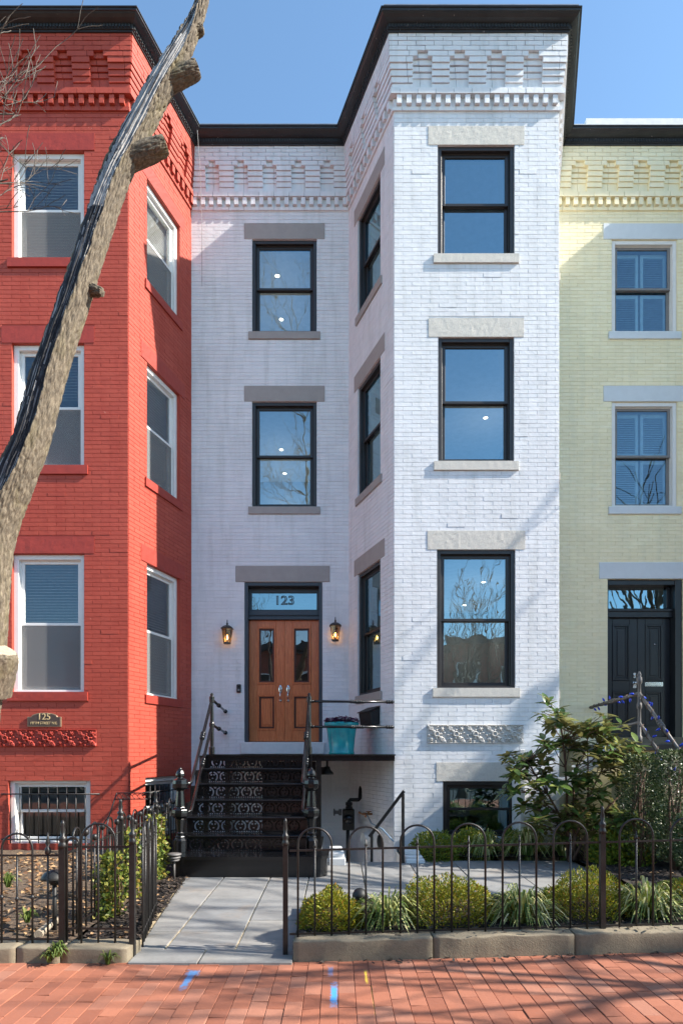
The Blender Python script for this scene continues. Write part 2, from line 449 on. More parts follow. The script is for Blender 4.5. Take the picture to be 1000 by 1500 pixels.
# ------------------------------------------------------------------ cornice
PROF_LIFT = None
def miter(i, ext=True):
    if i == 0: return PL[0].n
    if i == len(PT)-1: return PL[-1].n
    a, b = PL[i-1].n, PL[i].n
    m = (a + b); return m / (m.dot(a))
PROF = [(.125,10.735),(.150,10.735),(.150,10.765),(.168,10.768),(.168,10.855),(.185,10.862),(.20,10.868),(.235,10.882),(.270,10.905),(.285,10.925),(.300,10.928),(.300,10.965),(.315,10.968),(.315,10.985),(-.30,10.985)]
PROF = [(o, 10.745 + (q-10.735)*.76) for o, q in PROF]
def cornice(i0, i1, parent, m):
    mb = MB(); prev = None
    for i in range(i0, i1+1):
        mv = miter(i); p = Vector((PT[i][0], PT[i][1], 0))
        ring = [mb.vert((p + mv*o + Vector((0,0,E+z)))) for o, z in PROF]
        if prev:
            for k in range(len(PROF)-1): mb.face((prev[k], ring[k], ring[k+1], prev[k+1]))
        prev = ring
    for i in range(i0, i1):                   # small dentils
        pl = PL[i]
        ta = miter(i).dot(pl.d); tb = miter(i+1).dot(pl.d)
        a = .17*ta + .02; b = pl.L + .17*tb - .02
        n = int((b-a)/.046)
        for k in range(n):
            u = a + k*(b-a)/n
            mb.pbox(pl, u, u+.026, E+10.782, E+10.828, .160, .186)
    return mb.build('cornice', m, parent)
def rough_block(name, pl, u0, u1, z0, z1, w0, w1, mat, parent, amp=.006, step=.035, seed=0):
    mb = MB(); nu = max(2, int((u1-u0)/step)); nz = max(2, int((z1-z0)/step))
    g = []
    for i in range(nz+1):
        for j in range(nu+1):
            u = u0 + (u1-u0)*j/nu; z = z0 + (z1-z0)*i/nz
            edge = i in (0, nz) or j in (0, nu)
            q = noise.fractal(Vector((u*14+seed, z*14, seed*3.1)), .8, 2, 3)*amp
            g.append(mb.vert(pl.at(u, z, w1 + (q if not edge else min(q, 0)*.6))))
    for i in range(nz):
        for j in range(nu):
            a = i*(nu+1)+j; mb.face((g[a], g[a+1], g[a+nu+2], g[a+nu+1]))
    def side(p, q, front):
        bk = [mb.vert(pl.at(*p, w0)), mb.vert(pl.at(*q, w0))]
        mb.face([bk[0], bk[1]] + front[::-1])
    side((u0,z0),(u1,z0), [g[j] for j in range(nu+1)])
    side((u1,z0),(u1,z1), [g[i*(nu+1)+nu] for i in range(nz+1)])
    side((u1,z1),(u0,z1), [g[nz*(nu+1)+j] for j in range(nu, -1, -1)])
    side((u0,z1),(u0,z0), [g[i*(nu+1)] for i in range(nz, -1, -1)])
    return mb.build(name, mat, parent)

def slats(mb, pl, u0, u1, z0, z1, w, pitch=.045, depth=.03, tilt=.012):
    z = z0
    while z < z1 - .01:
        mb.hexa([pl.at(u0,z,w), pl.at(u1,z,w), pl.at(u1,z+tilt,w-depth), pl.at(u0,z+tilt,w-depth),
                 pl.at(u0,z+.004,w), pl.at(u1,z+.004,w), pl.at(u1,z+tilt+.004,w-depth), pl.at(u0,z+tilt+.004,w-depth)])
        z += pitch
def window(house, pl, u0, u1, z0, z1, frame, sashm, glass, lint=None, sill=None, lintm=None, sillm=None, zm=None,
           blind=None, shutters=False, screen=False, tw=.06, rough=True, sash_w=.048, setback=.02, label=None):
    mb = MB(); zb = z0 + .035
    a, b = -setback-.16, -setback
    mb.pbox(pl, u0+.001, u0+tw, zb, z1-.001, a, b); mb.pbox(pl, u1-tw, u1-.001, zb, z1-.001, a, b)
    mb.pbox(pl, u0+tw, u1-tw, z1-tw, z1-.001, a, b); mb.pbox(pl, u0+.001, u1-.001, z0+.001, zb, a, b+.004)
    # inner stop bead
    mb.pbox(pl, u0+tw, u0+tw+.014, zb, z1-tw, a, b-.045); mb.pbox(pl, u1-tw-.014, u1-tw, zb, z1-tw, a, b-.045)
    mb.pbox(pl, u0+tw+.014, u1-tw-.014, z1-tw-.014, z1-tw, a, b-.045)
    win = mb.build('window', frame, house, bevel=.004)
    if label: win['label'] = label
    zm = zm if zm is not None else (z0+z1)/2
    A, B = u0+tw+.014, u1-tw-.014
    for lo, hi, w in ((zm-.022, z1-tw-.014, b-.055), (zb, zm+.022, b-.098)):
        s = MB(); q = sash_w
        s.pbox(pl, A, A+q, lo, hi, w-.036, w); s.pbox(pl, B-q, B, lo, hi, w-.036, w)
        s.pbox(pl, A+q, B-q, hi-q*.85, hi, w-.036, w); s.pbox(pl, A+q, B-q, lo, lo+q*(1.25 if lo == zb else .85), w-.036, w)
        so = s.build('sash', sashm, win, bevel=.003)
        g = MB(); g.quad(pl.at(A+q*.5, lo+q*.5, w-.018), pl.at(B-q*.5, lo+q*.5, w-.018), pl.at(B-q*.5, hi-q*.5, w-.018), pl.at(A+q*.5, hi-q*.5, w-.018))
        g.build('pane', glass, win)
    if screen:
        g = MB(); g.pbox(pl, A+.004, B-.004, zb+.004, zm-.024, b-.060, b-.054)
        t = g.build('insect_screen', M['mesh'], win)
    if blind:
        g = MB(); slats(g, pl, A+.02, B-.02, blind, z1-tw-.03, b-.16)
        g.build('blind', M['blind'], win)
    if shutters:
        g = MB(); mid = (A+B)/2
        for lo, hi in ((zb+.04, zm-.03), (zm+.03, z1-tw-.05)):
            for p, q in ((A+.02, mid-.02), (mid+.02, B-.02)):
                ww = b-.17
                g.pbox(pl, p, p+.05, lo, hi, ww-.03, ww); g.pbox(pl, q-.05, q, lo, hi, ww-.03, ww)
                g.pbox(pl, p+.05, q-.05, hi-.06, hi, ww-.03, ww); g.pbox(pl, p+.05, q-.05, lo, lo+.06, ww-.03, ww)
                slats(g, pl, p+.05, q-.05, lo+.065, hi-.06, ww-.002, pitch=.04, depth=.026, tilt=.022 if not (lo < zm and p > mid) else .008)
        g.build('shutter', M['shutter'], win)
    if lint: 
        if rough: rough_block('lintel', pl, lint[0], lint[1], lint[2], lint[3], -.05, .012, lintm, win, amp=.0022, seed=lint[0]*7+lint[2])
        else:
            g = MB(); g.pbox(pl, lint[0], lint[1], lint[2], lint[3], -.05, .012); g.build('lintel', lintm, win, bevel=.006)
    if sill:
        if rough: rough_block('sill', pl, sill[0], sill[1], sill[2], sill[3], -.10, .034, sillm, win, amp=.002, seed=sill[0]*5+sill[2])
        else:
            g = MB(); g.pbox(pl, sill[0], sill[1], sill[2], sill[3], -.10, .034); g.build('sill', sillm, win, bevel=.006)
    return win
def m_mesh():
    t = NT('insect_mesh'); d = t.n('ShaderNodeBsdfDiffuse'); d.inputs[0].default_value = (.26,.255,.25,1)
    tr = t.n('ShaderNodeBsdfTransparent'); mx = t.n('ShaderNodeMixShader'); mx.inputs[0].default_value = .5
    t.l(tr.outputs[0], mx.inputs[1]); t.l(d.outputs[0], mx.inputs[2]); t.l(mx.outputs[0], t.out.inputs[0]); return t.mat
M['mesh'] = m_mesh()

ZTOP = E + 10.72
def shell(house, i0, i1, xl, xr, mat, back=20.0):
    """roof deck, party walls and rear wall closing the house"""
    mb = MB()
    zt = E + 10.90
    pts = [PT[i] for i in range(i0, i1+1)]
    ids = [mb.vert((x, y + .0, zt)) for x, y in pts] + [mb.vert((xr, back, zt)), mb.vert((xl, back, zt))]
    mb.face(ids)
    mb.build('roof', M['cornice'], house)
    mb = MB()
    g = .006
    mb.quad((xl+g, pts[0][1], -1), (xl+g, back, -1), (xl+g, back, zt-.02), (xl+g, pts[0][1], zt-.02))
    mb.quad((xr-g, pts[-1][1], -1), (xr-g, back, -1), (xr-g, back, zt-.02), (xr-g, pts[-1][1], zt-.02))
    mb.quad((xl+g, back, -1), (xr-g, back, -1), (xr-g, back, zt-.02), (xl+g, back, zt-.02))
    mb.build('party_wall', mat, house)
def interior(house, i0, i1, xl, xr, levels):
    mb = MB(); pts = [Vector((*PT[i], 0)) - miter(i)*.245 for i in range(i0, i1+1)]
    pts[0].x = max(pts[0].x, xl+.03); pts[-1].x = min(pts[-1].x, xr-.03)
    poly = [(p.x, p.y) for p in pts] + [(xr-.03, 15.8), (xl+.03, 15.8)]
    for zc, zf in levels:        # slab from zc (ceiling) to zf (floor above)
        lo = [mb.vert((x, y, E+zc)) for x, y in poly]; hi = [mb.vert((x, y, E+zf)) for x, y in poly]
        mb.face(lo[::-1], 1); mb.face(hi, 0)
        for k in range(len(poly)): mb.face((lo[k], lo[(k+1)%len(poly)], hi[(k+1)%len(poly)], hi[k]), 1)
    for zc, zf in levels[1:]:      # crown moulding along the street side of every ceiling
        for k in range(len(pts)-1):
            pl = Plane(pts[k], pts[k+1])
            if pl.L < .3: continue
            mb.pbox(pl, .02, pl.L-.02, E+zc-.16, E+zc-.002, -.62, -.40, 2); mb.pbox(pl, .02, pl.L-.02, E+zc-.08, E+zc-.002, -.70, -.62, 2)
    mb.quad((xl+.03, 15.79, -1), (xr-.03, 15.79, -1), (xr-.03, 15.79, E+10.8), (xl+.03, 15.79, E+10.8), 0)
    for x in (xl+.03, xr-.03): mb.quad((x, 11.3, -1), (x, 15.79, -1), (x, 15.79, E+10.8), (x, 11.3, E+10.8), 0)
    return mb.build('interior', [M['room'], M['ceiling'], M['whiteframe']], house)

# heights above the eye shared by every storey
W3, W2, W1 = (7.545, 9.20), (4.42, 6.30), (1.00, 3.09)
LINT = .295
def zrel(w): return (E + w[0], E + w[1])
def lintel_of(u0, u1, z1, ov=.145, h=.285): return (u0-ov, u1+ov, z1+.002, z1+h)
def sill_of(u0, u1, z0, ov=.065, h=.135): return (u0-ov, u1+ov, z0-h, z0-.002)
def U(pl, px, D): return PX(px, D) - pl.a.x          # for front-facing planes

def clamp01(q): return max(0.0, min(1.0, q))
def frieze(name, pl, u0, u1, z0, z1, mat, house, n=5):
    """cast terracotta strip: rosettes, a diagonal leaf band and beads in relief on each square tile"""
    mb = MB(); st = .0075; nu = int((u1-u0)/st); nz = int((z1-z0)/st); tile = (u1-u0)/n
    def hgt(u, z):
        x = ((u-u0) % tile)/tile*2-1; y = (z-z0)/(z1-z0)*2-1
        r = math.hypot(x, y); a = math.atan2(y, x)
        h = 0.0
        ss = lambda q: clamp01(q*2.2)
        d = abs(x+y)/1.414                         # diagonal leaf band
        h = max(h, .026*ss(1-d/(.15+.07*math.sin(9*(x-y)))))
        h = max(h, .036*ss(1-abs(r-.24)/.10), .020*ss(1-r/.10))
        for sx in (-1, 1):
            px, py = x-.56*sx, y-.56*sx; q = math.hypot(px, py); an = math.atan2(py, px)
            h = max(h, .030*ss(1-q/(.26+.10*math.cos(6*an))), .036*ss(1-q/.10))
            px, py = x-.60*sx, y+.60*sx; q = math.hypot(px, py); h = max(h, .026*ss(1-abs(q-.17)/.07))
            for ex, ey in ((.82, .12), (.45, .02), (.12, .80), (.02, .45)):
                q = math.hypot(x-ex*sx, y-ey*sx); h = max(h, .026*ss(1-q/.12))
        h += .004*noise.noise(Vector((u*90, z*90, 3)))
        if abs(y) > .93: h = max(h, .024)
        return max(h, 0)
    g = [[mb.vert(pl.at(u0+(u1-u0)*i/nu, z0+(z1-z0)*j/nz, (.012+hgt(u0+(u1-u0)*i/nu, z0+(z1-z0)*j/nz)) if 0 < i < nu and 0 < j < nz else 0.0)) for i in range(nu+1)] for j in range(nz+1)]
    for j in range(nz):
        for i in range(nu): mb.face((g[j][i], g[j][i+1], g[j+1][i+1], g[j+1][i]))
    return mb.build(name, mat, house)

def text_mesh(name, body, size, mat, parent, mtx, depth=.004, outline=False):
    cu = bpy.data.curves.new(name, 'FONT'); cu.body = body; cu.size = size; cu.align_x = 'CENTER'; cu.align_y = 'CENTER'
    cu.extrude = depth
    if outline: cu.fill_mode = 'NONE'; cu.bevel_depth = outline; cu.extrude = 0
    tmp = bpy.data.objects.new(name, cu); COL.objects.link(tmp)
    me = bpy.data.meshes.new_from_object(tmp.evaluated_get(bpy.context.evaluated_depsgraph_get()))
    bpy.data.objects.remove(tmp); bpy.data.curves.remove(cu)
    me.name = name; me.materials.clear(); me.materials.append(mat)
    me.transform(mtx)
    return link(name, me, parent)
FRONT = Matrix.Rotation(R(90), 4, 'X')              # text in XY -> upright facing -Y


class House:
    def __init__(s, root): s.root = root; s.jobs = []; s.holes = []; s.block = []
    def win(s, pl, u0, u1, zr, kw, lint=True, sill=True, ov=.145, so=.065, lh=.285, sh=.135, **extra):
        z0, z1 = E+zr[0], E+zr[1]
        L = lintel_of(u0, u1, z1, ov, lh) if lint else None; S = sill_of(u0, u1, z0, so, sh) if sill else None
        s.holes.append((pl, (u0, u1, z0, z1)))
        for q in (L, S):
            if q: s.block.append((pl, q))
        s.jobs.append((pl, u0, u1, z0, z1, dict(kw, lint=L, sill=S, **extra)))
    def walls(s, spec, mat, e):
        mb = MB()
        for pl, zlo, kw in spec:
            brick_wall(mb, pl, zlo, ZTOP, [h for p, h in s.holes if p is pl], [h for p, h in s.block if p is pl], **kw)
            corbels(mb, pl, *e.get(id(pl), (0, 0)))
        mb.build('wall', mat, s.root)
    def windows(s):
        for pl, u0, u1, z0, z1, kw in s.jobs: window(s.root, pl, u0, u1, z0, z1, **kw)

TK = .688                                         # mitre of the bays' corners
def uD(pl, px, D): return PX(px, D) - pl.a.x
def downlights(pts, house):
    for px, py, c in pts:
        D = c*F/(1105-py); x = PX(px, D); m = MB()
        m.lathe((x, D, E+c-.012), [(.075,0),(.075,.010)], 16, 0)
        m.lathe((x, D, E+c-.016), [(.042,0),(.042,.006)], 16, 1)
        m.build('downlight', [M['whiteframe'], M['lamp']], house)
        l = bpy.data.lights.new('downlight_lamp', 'POINT'); l.energy = 3.5; l.color = (1,.86,.68); l.shadow_soft_size = .05
        lo = bpy.data.objects.new('downlight_lamp', l); COL.objects.link(lo); lo.location = (x, D, E+c-.9); lo.parent = house; lo.matrix_parent_inverse = world_of(house).inverted()

# ================================================================== WHITE HOUSE
WH = thing('row_house', (-.9, DR, 0), 'three storey white painted brick row house with black windows and a wooden double door', 'house', 'row houses')
H = House(WH)
fk = dict(frame=M['bronze'], sashm=M['bronze'], glass=M['glass'], lintm=M['stone'], sillm=M['stone'])
fs = dict(frame=M['bronze'], sashm=M['bronze'], glass=M['glass'], lintm=M['taupe'], sillm=M['taupe'], rough=False)
cB = uD(WB, 697, DB)
for w, hw in ((W3, .578), (W2, .572), (W1, .590)): H.win(WB, cB-hw, cB+hw, w, fk)
H.win(WB, cB-.50, cB+.66, (-1.26, -.41), fk, sill=False, ov=.10)
cR = uD(WR, 416.5, DR)
for w in (W3, W2): H.win(WR, cR-.575, cR+.575, w, fs)
for pl in (WS, WE):
    for w in (W3, W2, W1): H.win(pl, .42, 1.34, w, fs, ov=.16)
du0, du1 = uD(WR, 358, DR), uD(WR, 472, DR); dz0, dz1 = E+.215, E+3.075
H.holes.append((WR, (du0, du1, dz0, dz1)))
DLINT = (uD(WR, 345, DR), uD(WR, 483, DR), dz1+.002, dz1+.29)
DSTEP = (uD(WR, 353, DR), uD(WR, 475, DR), E+.002, dz0-.002)
FRZ = (uD(WB, 625, DB), uD(WB, 766, DB), PZ(1089, DB), PZ(1062, DB))
for pl, q in ((WR, DLINT), (WR, DSTEP), (WB, FRZ)): H.block.append((pl, q))
H.walls([(WR, -.95, {}), (WS, -.95, {}), (WB, -.95, dict(zbig=E-.1)), (WE, -.4, {})], M['white'],
        {id(WS): (0, TK), id(WB): (TK, TK), id(WE): (TK, 0)})
H.windows()
cornice(3, 7, WH, M['cornice'])
shell(WH, 3, 7, PT[3][0], PT[7][0], M['white'])
interior(WH, 3, 7, PT[3][0], PT[7][0], [(-.30, .0), (3.62, 4.0), (7.0, 7.35), (9.9, 10.6)])
downlights([(406,403,9.9),(412,467,9.9),(412,658,7.0),(417,693,7.0),(711,611,7.0),(708,852,3.62),(680,886,3.62)], WH)
m = MB(); m.pbox(WR, *DLINT, -.05, .012); m.build('door_lintel', M['taupe'], WH, bevel=.006)
m = MB(); m.pbox(WR, *DSTEP, -.20, .05); m.build('doorstep', M['whitecon'], WH, bevel=.008)
frieze('terracotta_frieze', WB, *FRZ, M['frieze'], WH)

def leaf(pl, u0, u1, z0, z1, w, mat, groove, glass, side, house, gl=True):
    """one leaf of a double door; side = +1 when its handle is at u1"""
    W = u1-u0; Hh = z1-z0; a, b = u0+W*.235, u1-W*.235
    zz = [z0, z0+Hh*.095, z0+Hh*.385, z0+Hh*.475, z0+Hh*.945, z1]
    m = MB(); th = .05
    m.pbox(pl, u0, a, z0, z1, w-th, w); m.pbox(pl, b, u1, z0, z1, w-th, w)
    m.pbox(pl, a, b, zz[0], zz[1], w-th, w); m.pbox(pl, a, b, zz[2], zz[3], w-th, w); m.pbox(pl, a, b, zz[4], zz[5], w-th, w)
    d = m.build('door', mat, house, bevel=.005)
    for lo, hi, pane in ((zz[1], zz[2], False), (zz[3], zz[4], gl)):
        mo = MB(); t = .030
        for k, (wa, wb, g) in enumerate(((w-.03, w+.014, 0), (w-.036, w-.008, 1))):
            o = k*t; p, q, r_, s_ = a+o, b-o, lo+o, hi-o
            mo.pbox(pl, p, p+t, r_, s_, wa, wb, g); mo.pbox(pl, q-t, q, r_, s_, wa, wb, g)
            mo.pbox(pl, p+t, q-t, r_, r_+t, wa, wb, g); mo.pbox(pl, p+t, q-t, s_-t, s_, wa, wb, g)
        if not pane:
            mo.pbox(pl, a+2*t, b-2*t, lo+2*t, hi-2*t, w-.045, w-.020, 0)
            mo.pbox(pl, a+2*t+.035, b-2*t-.035, lo+2*t+.035, hi-2*t-.035, w-.020, w-.006, 0)
        mo.build('door_panel', [mat, groove], d, bevel=.004)
        if pane:
            g = MB(); g.quad(pl.at(a+t, lo+t, w-.025), pl.at(b-t, lo+t, w-.025), pl.at(b-t, hi-t, w-.025), pl.at(a+t, hi-t, w-.025))
            g.build('door_glass', glass, d)
    return d
dw = -.155
for k, u, wdt in ((0, du0, .062), (1, du1-.062, .062)): pass
m = MB(); cw = .062
m.pbox(WR, du0+.001, du0+cw, dz0, dz1-.001, -.24, -.012); m.pbox(WR, du1-cw, du1-.001, dz0, dz1-.001, -.24, -.012)
m.pbox(WR, du0+cw, du1-cw, dz1-cw, dz1-.001, -.24, -.012)
tz0, tz1 = PZ(907, DR+.15), PZ(897, DR+.15)
m.pbox(WR, du0+cw, du1-cw, tz0-.02, tz0+.03, -.24, -.09); m.pbox(WR, du0+cw, du1-cw, tz0+.03, tz1+.02, -.24, -.12)
m.pbox(WR, du0+cw, du1-cw, tz0+.055, tz0+.07, -.12, -.10)
m.pbox(WR, du0+cw, du1-cw, tz1+.02, tz1+.05, -.24, -.16)
gz1 = PZ(868, DR+.15)
m.pbox(WR, du0+cw, du1-cw, gz1, dz1-cw, -.24, -.17)
m.pbox(WR, du0+cw, du0+cw+.045, tz1+.05, gz1, -.24, -.16); m.pbox(WR, du1-cw-.045, du1-cw, tz1+.05, gz1, -.24, -.16)
dfr = m.build('door_frame', M['navy'], WH, bevel=.004)
m = MB(); tw_ = -.20
m.quad(WR.at(du0+cw+.04, tz1+.045, tw_), WR.at(du1-cw-.04, tz1+.045, tw_), WR.at(du1-cw-.04, gz1+.005, tw_), WR.at(du0+cw+.04, gz1+.005, tw_))
tr = m.build('transom_window', M['glass'], WH)
c = WR.at((du0+du1)/2, (tz1+.05+gz1)/2+.015, tw_+.006)
text_mesh('house_number', '123', .225, M['numeral'], tr, Matrix.Translation(c) @ FRONT @ Matrix.Diagonal((1.12,1,1,1)), outline=.0065)
mid = (du0+du1)/2
for k, (a, b) in enumerate(((du0+cw+.002, mid-.002), (mid+.002, du1-cw-.002))):
    d = leaf(WR, a, b, dz0+.012, tz0-.022, dw, M['wood'], M['woodgroove'], M['doorglass'], 1 if k == 0 else -1, WH)
    hu = (b-.068) if k == 0 else (a+.068)
    m = MB(); zc = PZ(1010, DR+.15)
    q = WR.at(hu, zc, dw); nrm = WR.n
    prof = [(.001,.0),(.036,.002),(.036,.010),(.026,.016),(.001,.018)]
    m2 = MB(); m2.lathe((0,0,0), prof, 20, 0, axis=(0,-1,0))
    for v in m2.v: m.v.append((q[0]+v[0], q[1]+v[1], q[2]+v[2]*2.3))
    m.f += m2.f; m.m += m2.m; m.sm += m2.sm
    m.lathe((q[0], q[1], q[2]+.035), [(.022,.012),(.020,.028),(.001,.03)], 14, 0, axis=(0,-1,0))
    m.tube([(q[0],q[1]-.015,q[2]-.05),(q[0],q[1]-.055,q[2]-.075),(q[0],q[1]-.062,q[2]-.12),(q[0],q[1]-.05,q[2]-.17),(q[0],q[1]-.012,q[2]-.195)], [.010,.011,.013,.011,.010], 8)
    m.lathe((q[0], q[1], q[2]-.20), [(.001,0),(.026,.002),(.024,.012),(.001,.014)], 14, 0, axis=(0,-1,0))
    m.build('handle', M['chrome'], d)
m = MB(); m.pbox(WR, mid-.012, mid+.012, dz0+.02, tz0-.03, dw-.01, dw+.012); m.build('door_astragal', M['wood'], WH, bevel=.004)

# ================================================================== RED HOUSE
RH = thing('row_house', (-4.4, DB, 0), 'three storey red painted brick row house with white windows, left of the white house', 'house', 'row houses')
H = House(RH)
rk = dict(frame=M['whiteframe'], sashm=M['whiteframe'], glass=M['glassred'], lintm=M['redstone'], sillm=M['redstone'], tw=.075, setback=.05)
cRF = PX(70.5, DB) - RF.a.x
blinds = {W3: W3[0]+.1, W2: W2[0]+.1, W1: W1[0]+1.0}
for w, dzz in ((W3, -.08), (W2, -.09), (W1, -.06)):
    H.win(RF, cRF-.545, cRF+.545, (w[0]-.06, w[1]+dzz), rk, ov=.155, lh=.255, so=.06, blind=E+blinds[w]+(.95 if w == W2 else 0), screen=True)
for w, dzz in ((W3, -.08), (W2, -.09), (W1, -.06)):
    H.win(RS, .46, 1.40, (w[0]-.06, w[1]+dzz), rk, ov=.155, lh=.255, so=.06, blind=E+w[0]+.1, screen=True)
H.win(RF, cRF-.60, cRF+.64, (-1.36, -.37), rk, lint=False, sill=False)
H.win(RS, .42, 1.45, (-1.36, -.37), rk, lint=False, sill=False)
FRR = (PX(-6, DB)-RF.a.x, PX(142, DB)-RF.a.x, PZ(1094, DB), PZ(1069, DB)); H.block.append((RF, FRR))
H.walls([(RL, -.4, {}), (RF, -.4, dict(zbig=E+.25)), (RS, -.4, {})], M['red'], {id(RL): (0, TK), id(RF): (TK, TK), id(RS): (TK, 0)})
H.windows()
cornice(0, 3, RH, M['cornice'])
shell(RH, 0, 3, PT[0][0], PT[3][0], M['red'])
interior(RH, 0, 3, PT[0][0], PT[3][0], [(-.30, .0), (3.62, 4.0), (7.0, 7.35), (9.9, 10.6)])
frieze('terracotta_frieze', RF, *FRR, M['redstone'], RH)
# iron bars over the basement windows
for pl, ua, ub in ((RF, cRF-.60, cRF+.64), (RS, .42, 1.45)):
    m = MB()
    nb = 9 if pl is RF else 8
    for k in range(nb):
        u = ua+.06 + (ub-ua-.12)*k/(nb-1)
        m.tube([pl.at(u, E-1.34, .05), pl.at(u, E-.50, .05)], .0095, 6)
    for zz in (E-.60, E-1.28):
        m.tube([pl.at(ua-.08, zz, .058), pl.at(ub+.16, zz, .058)], .011, 6)
        for u in (ua-.06, ub+.14): m.tube([pl.at(u, zz, .06), pl.at(u, zz, -.01)], .012, 6)
    m.build('window_bars', M['fence'], RH)

# ================================================================== YELLOW HOUSE
YH = thing('row_house', (5.4, DR, 0), 'pale yellow painted brick row house with a black double door, right of the white house', 'house', 'row houses')
H = House(YH)
yk = dict(frame=M['whiteframe'], sashm=M['greysash'], glass=M['glassyel'], lintm=M['bluestone'], sillm=M['bluestone'], rough=False, tw=.07)
cY = uD(YR, 943.5, DR)
for w, dzz in ((W3, 0), (W2, 0)): H.win(YR, cY-.585, cY+.585, w, yk, ov=.15, shutters=True)
for w in (W3, W2, W1): H.win(YS, .45, 1.40, w, yk, blind=E+w[0]+.1)
for w in (W3, W2, W1): H.win(YF, .65, 1.80, w, yk, blind=E+w[0]+.1)
yu0, yu1 = uD(YR, 889.5, DR), uD(YR, 1000, DR); yz0, yz1 = E+.30, E+3.13
H.holes.append((YR, (yu0, yu1, yz0, yz1)))
YL = (uD(YR, 877, DR), uD(YR, 1013, DR), yz1+.002, yz1+.30); YST = (yu0-.05, yu1+.05, yz0-.22, yz0-.002)
H.block += [(YR, YL), (YR, YST)]
H.walls([(YR, -.4, {}), (YS, -.4, {}), (YF, -.4, {}), (YE, -.4, {})], M['yellow'], {id(YS): (0, TK), id(YF): (TK, TK), id(YE): (TK, 0)})
H.windows()
cornice(7, 11, YH, M['cornice'])
shell(YH, 7, 11, PT[7][0], PT[11][0], M['yellow'])
interior(YH, 7, 11, PT[7][0], PT[11][0], [(-.30, .25), (3.62, 4.0), (7.0, 7.35), (9.9, 10.6)])
m = MB(); m.pbox(YR, .45, YR.L+.3, E+10.936, E+11.06, -.1, .30); m.pbox(YR, .0, .45, E+10.936, E+10.95, -.1, .31); m.build('roof_flashing', M['flashwhite'], YH)
m = MB(); m.pbox(WR, .02, WR.L-.02, E+10.937, E+10.95, -.1, .318); m.pbox(WB, -.18, WB.L+.18, E+10.937, E+10.95, -.1, .318); m.build('roof_flashing', M['flash'], WH)
m = MB(); m.pbox(YR, *YL, -.05, .012); m.build('door_lintel', M['bluestone'], YH, bevel=.006)
m = MB(); m.pbox(YR, *YST, -.20, .06); m.build('doorstep', M['concrete'], YH, bevel=.008)
m = MB(); cw = .03
m.pbox(YR, yu0+.001, yu0+cw, yz0, yz1-.001, -.30, -.03); m.pbox(YR, yu1-.12, yu1-.001, yz0, yz1-.001, -.30, -.03)
m.pbox(YR, yu0+cw, yu1-.12, yz1-.09, yz1-.001, -.30, -.05)
yt0, yt1 = PZ(904, DR+.2), PZ(893, DR+.2)
m.pbox(YR, yu0+cw, yu1-.12, yt0-.02, yt1, -.30, -.13); m.pbox(YR, yu0+cw, yu1-.12, yt1-.05, yt1-.01, -.13, -.10)
m.pbox(YR, yu0+cw, yu1-.12, yt1, yt1+.02, -.30, -.20); m.pbox(YR, yu1-.18, yu1-.12, yt1+.02, yz1-.09, -.30, -.20)
m.build('door_frame', M['blackdoor'], YH, bevel=.004)
m = MB(); m.quad(YR.at(yu0+cw, yt1+.02, -.24), YR.at(yu1-.18, yt1+.02, -.24), YR.at(yu1-.18, yz1-.09, -.24), YR.at(yu0+cw, yz1-.09, -.24)); m.build('transom_window', M['glass'], YH)
ym = (yu0+cw + yu1-.12)/2
for k, (a, b) in enumerate(((yu0+cw+.002, ym-.002), (ym+.002, yu1-.122))):
    d = leaf(YR, a, b, yz0+.012, yt0-.022, -.20, M['blackdoor'], M['blackdoor'], None, 1, YH, gl=False)
    if k == 0:
        m = MB(); z = PZ(998, DR+.2)
        m.pbox(YR, b-.085, b-.02, z-.13, z-.01, -.20, -.185); m.lathe(YR.at(b-.052, z-.04, -.185), [(.02,0),(.02,.02),(.03,.04),(.03,.06),(.001,.07)], 12, 0, axis=(0,-1,0))
        m.pbox(YR, b-.075, b-.03, z+.06, z+.15, -.20, -.185); m.lathe(YR.at(b-.052, z+.105, -.185), [(.022,0),(.02,.015),(.001,.018)], 12, 0, axis=(0,-1,0))
        m.build('handle', M['chrome'], d)
    else:
        m = MB(); z = PZ(1003, DR+.2); cu = (a+b)/2
        m.pbox(YR, cu-.165, cu+.165, z-.035, z+.045, -.20, -.19); m.pbox(YR, cu-.135, cu+.135, z-.018, z+.028, -.19, -.182)
        m.build('mail_slot', M['chrome'], d, bevel=.003)
        m = MB(); m.lathe(YR.at(cu+.02, PZ(944, DR+.2), -.206), [(.014,0),(.014,.012),(.001,.014)], 10, 0, axis=(0,-1,0)); m.build('peephole', M['chrome'], d)
# ================================================================== GROUND
rg = random.Random(21)
def clamp(x, a, b): return max(a, min(b, x))
def zs(x): return -.075 + .027*clamp(x+.3, 0, 4)           # pavement level
def pz(y): return -.065 + .065*clamp((y-4.7)/2.5, 0, 1)    # garden path level
def ledge(y): return -1.53 - .29*(y-4.5)/2.9                # left edge of the path
def struct(o): o['kind'] = 'structure'; return o
def grid(name, mat, x0, x1, y0, y1, step, zf, holes=(), kind='structure', xl=None):
    mb = MB(); nx = max(1, round((x1-x0)/step)); ny = max(1, round((y1-y0)/step)); g = {}
    def X(i, j):
        if xl is None: return x0+(x1-x0)*i/nx
        y = y0+(y1-y0)*j/ny; return x0 + (xl(y)-x0)*i/nx
    for j in range(ny+1):
        for i in range(nx+1):
            x, y = X(i, j), y0+(y1-y0)*j/ny; g[i,j] = mb.vert((x, y, zf(x, y)))
    for j in range(ny):
        for i in range(nx):
            mb.face((g[i,j], g[i+1,j], g[i+1,j+1], g[i,j+1]), 0, True)
    o = mb.build(name, mat); o['kind'] = kind; return o
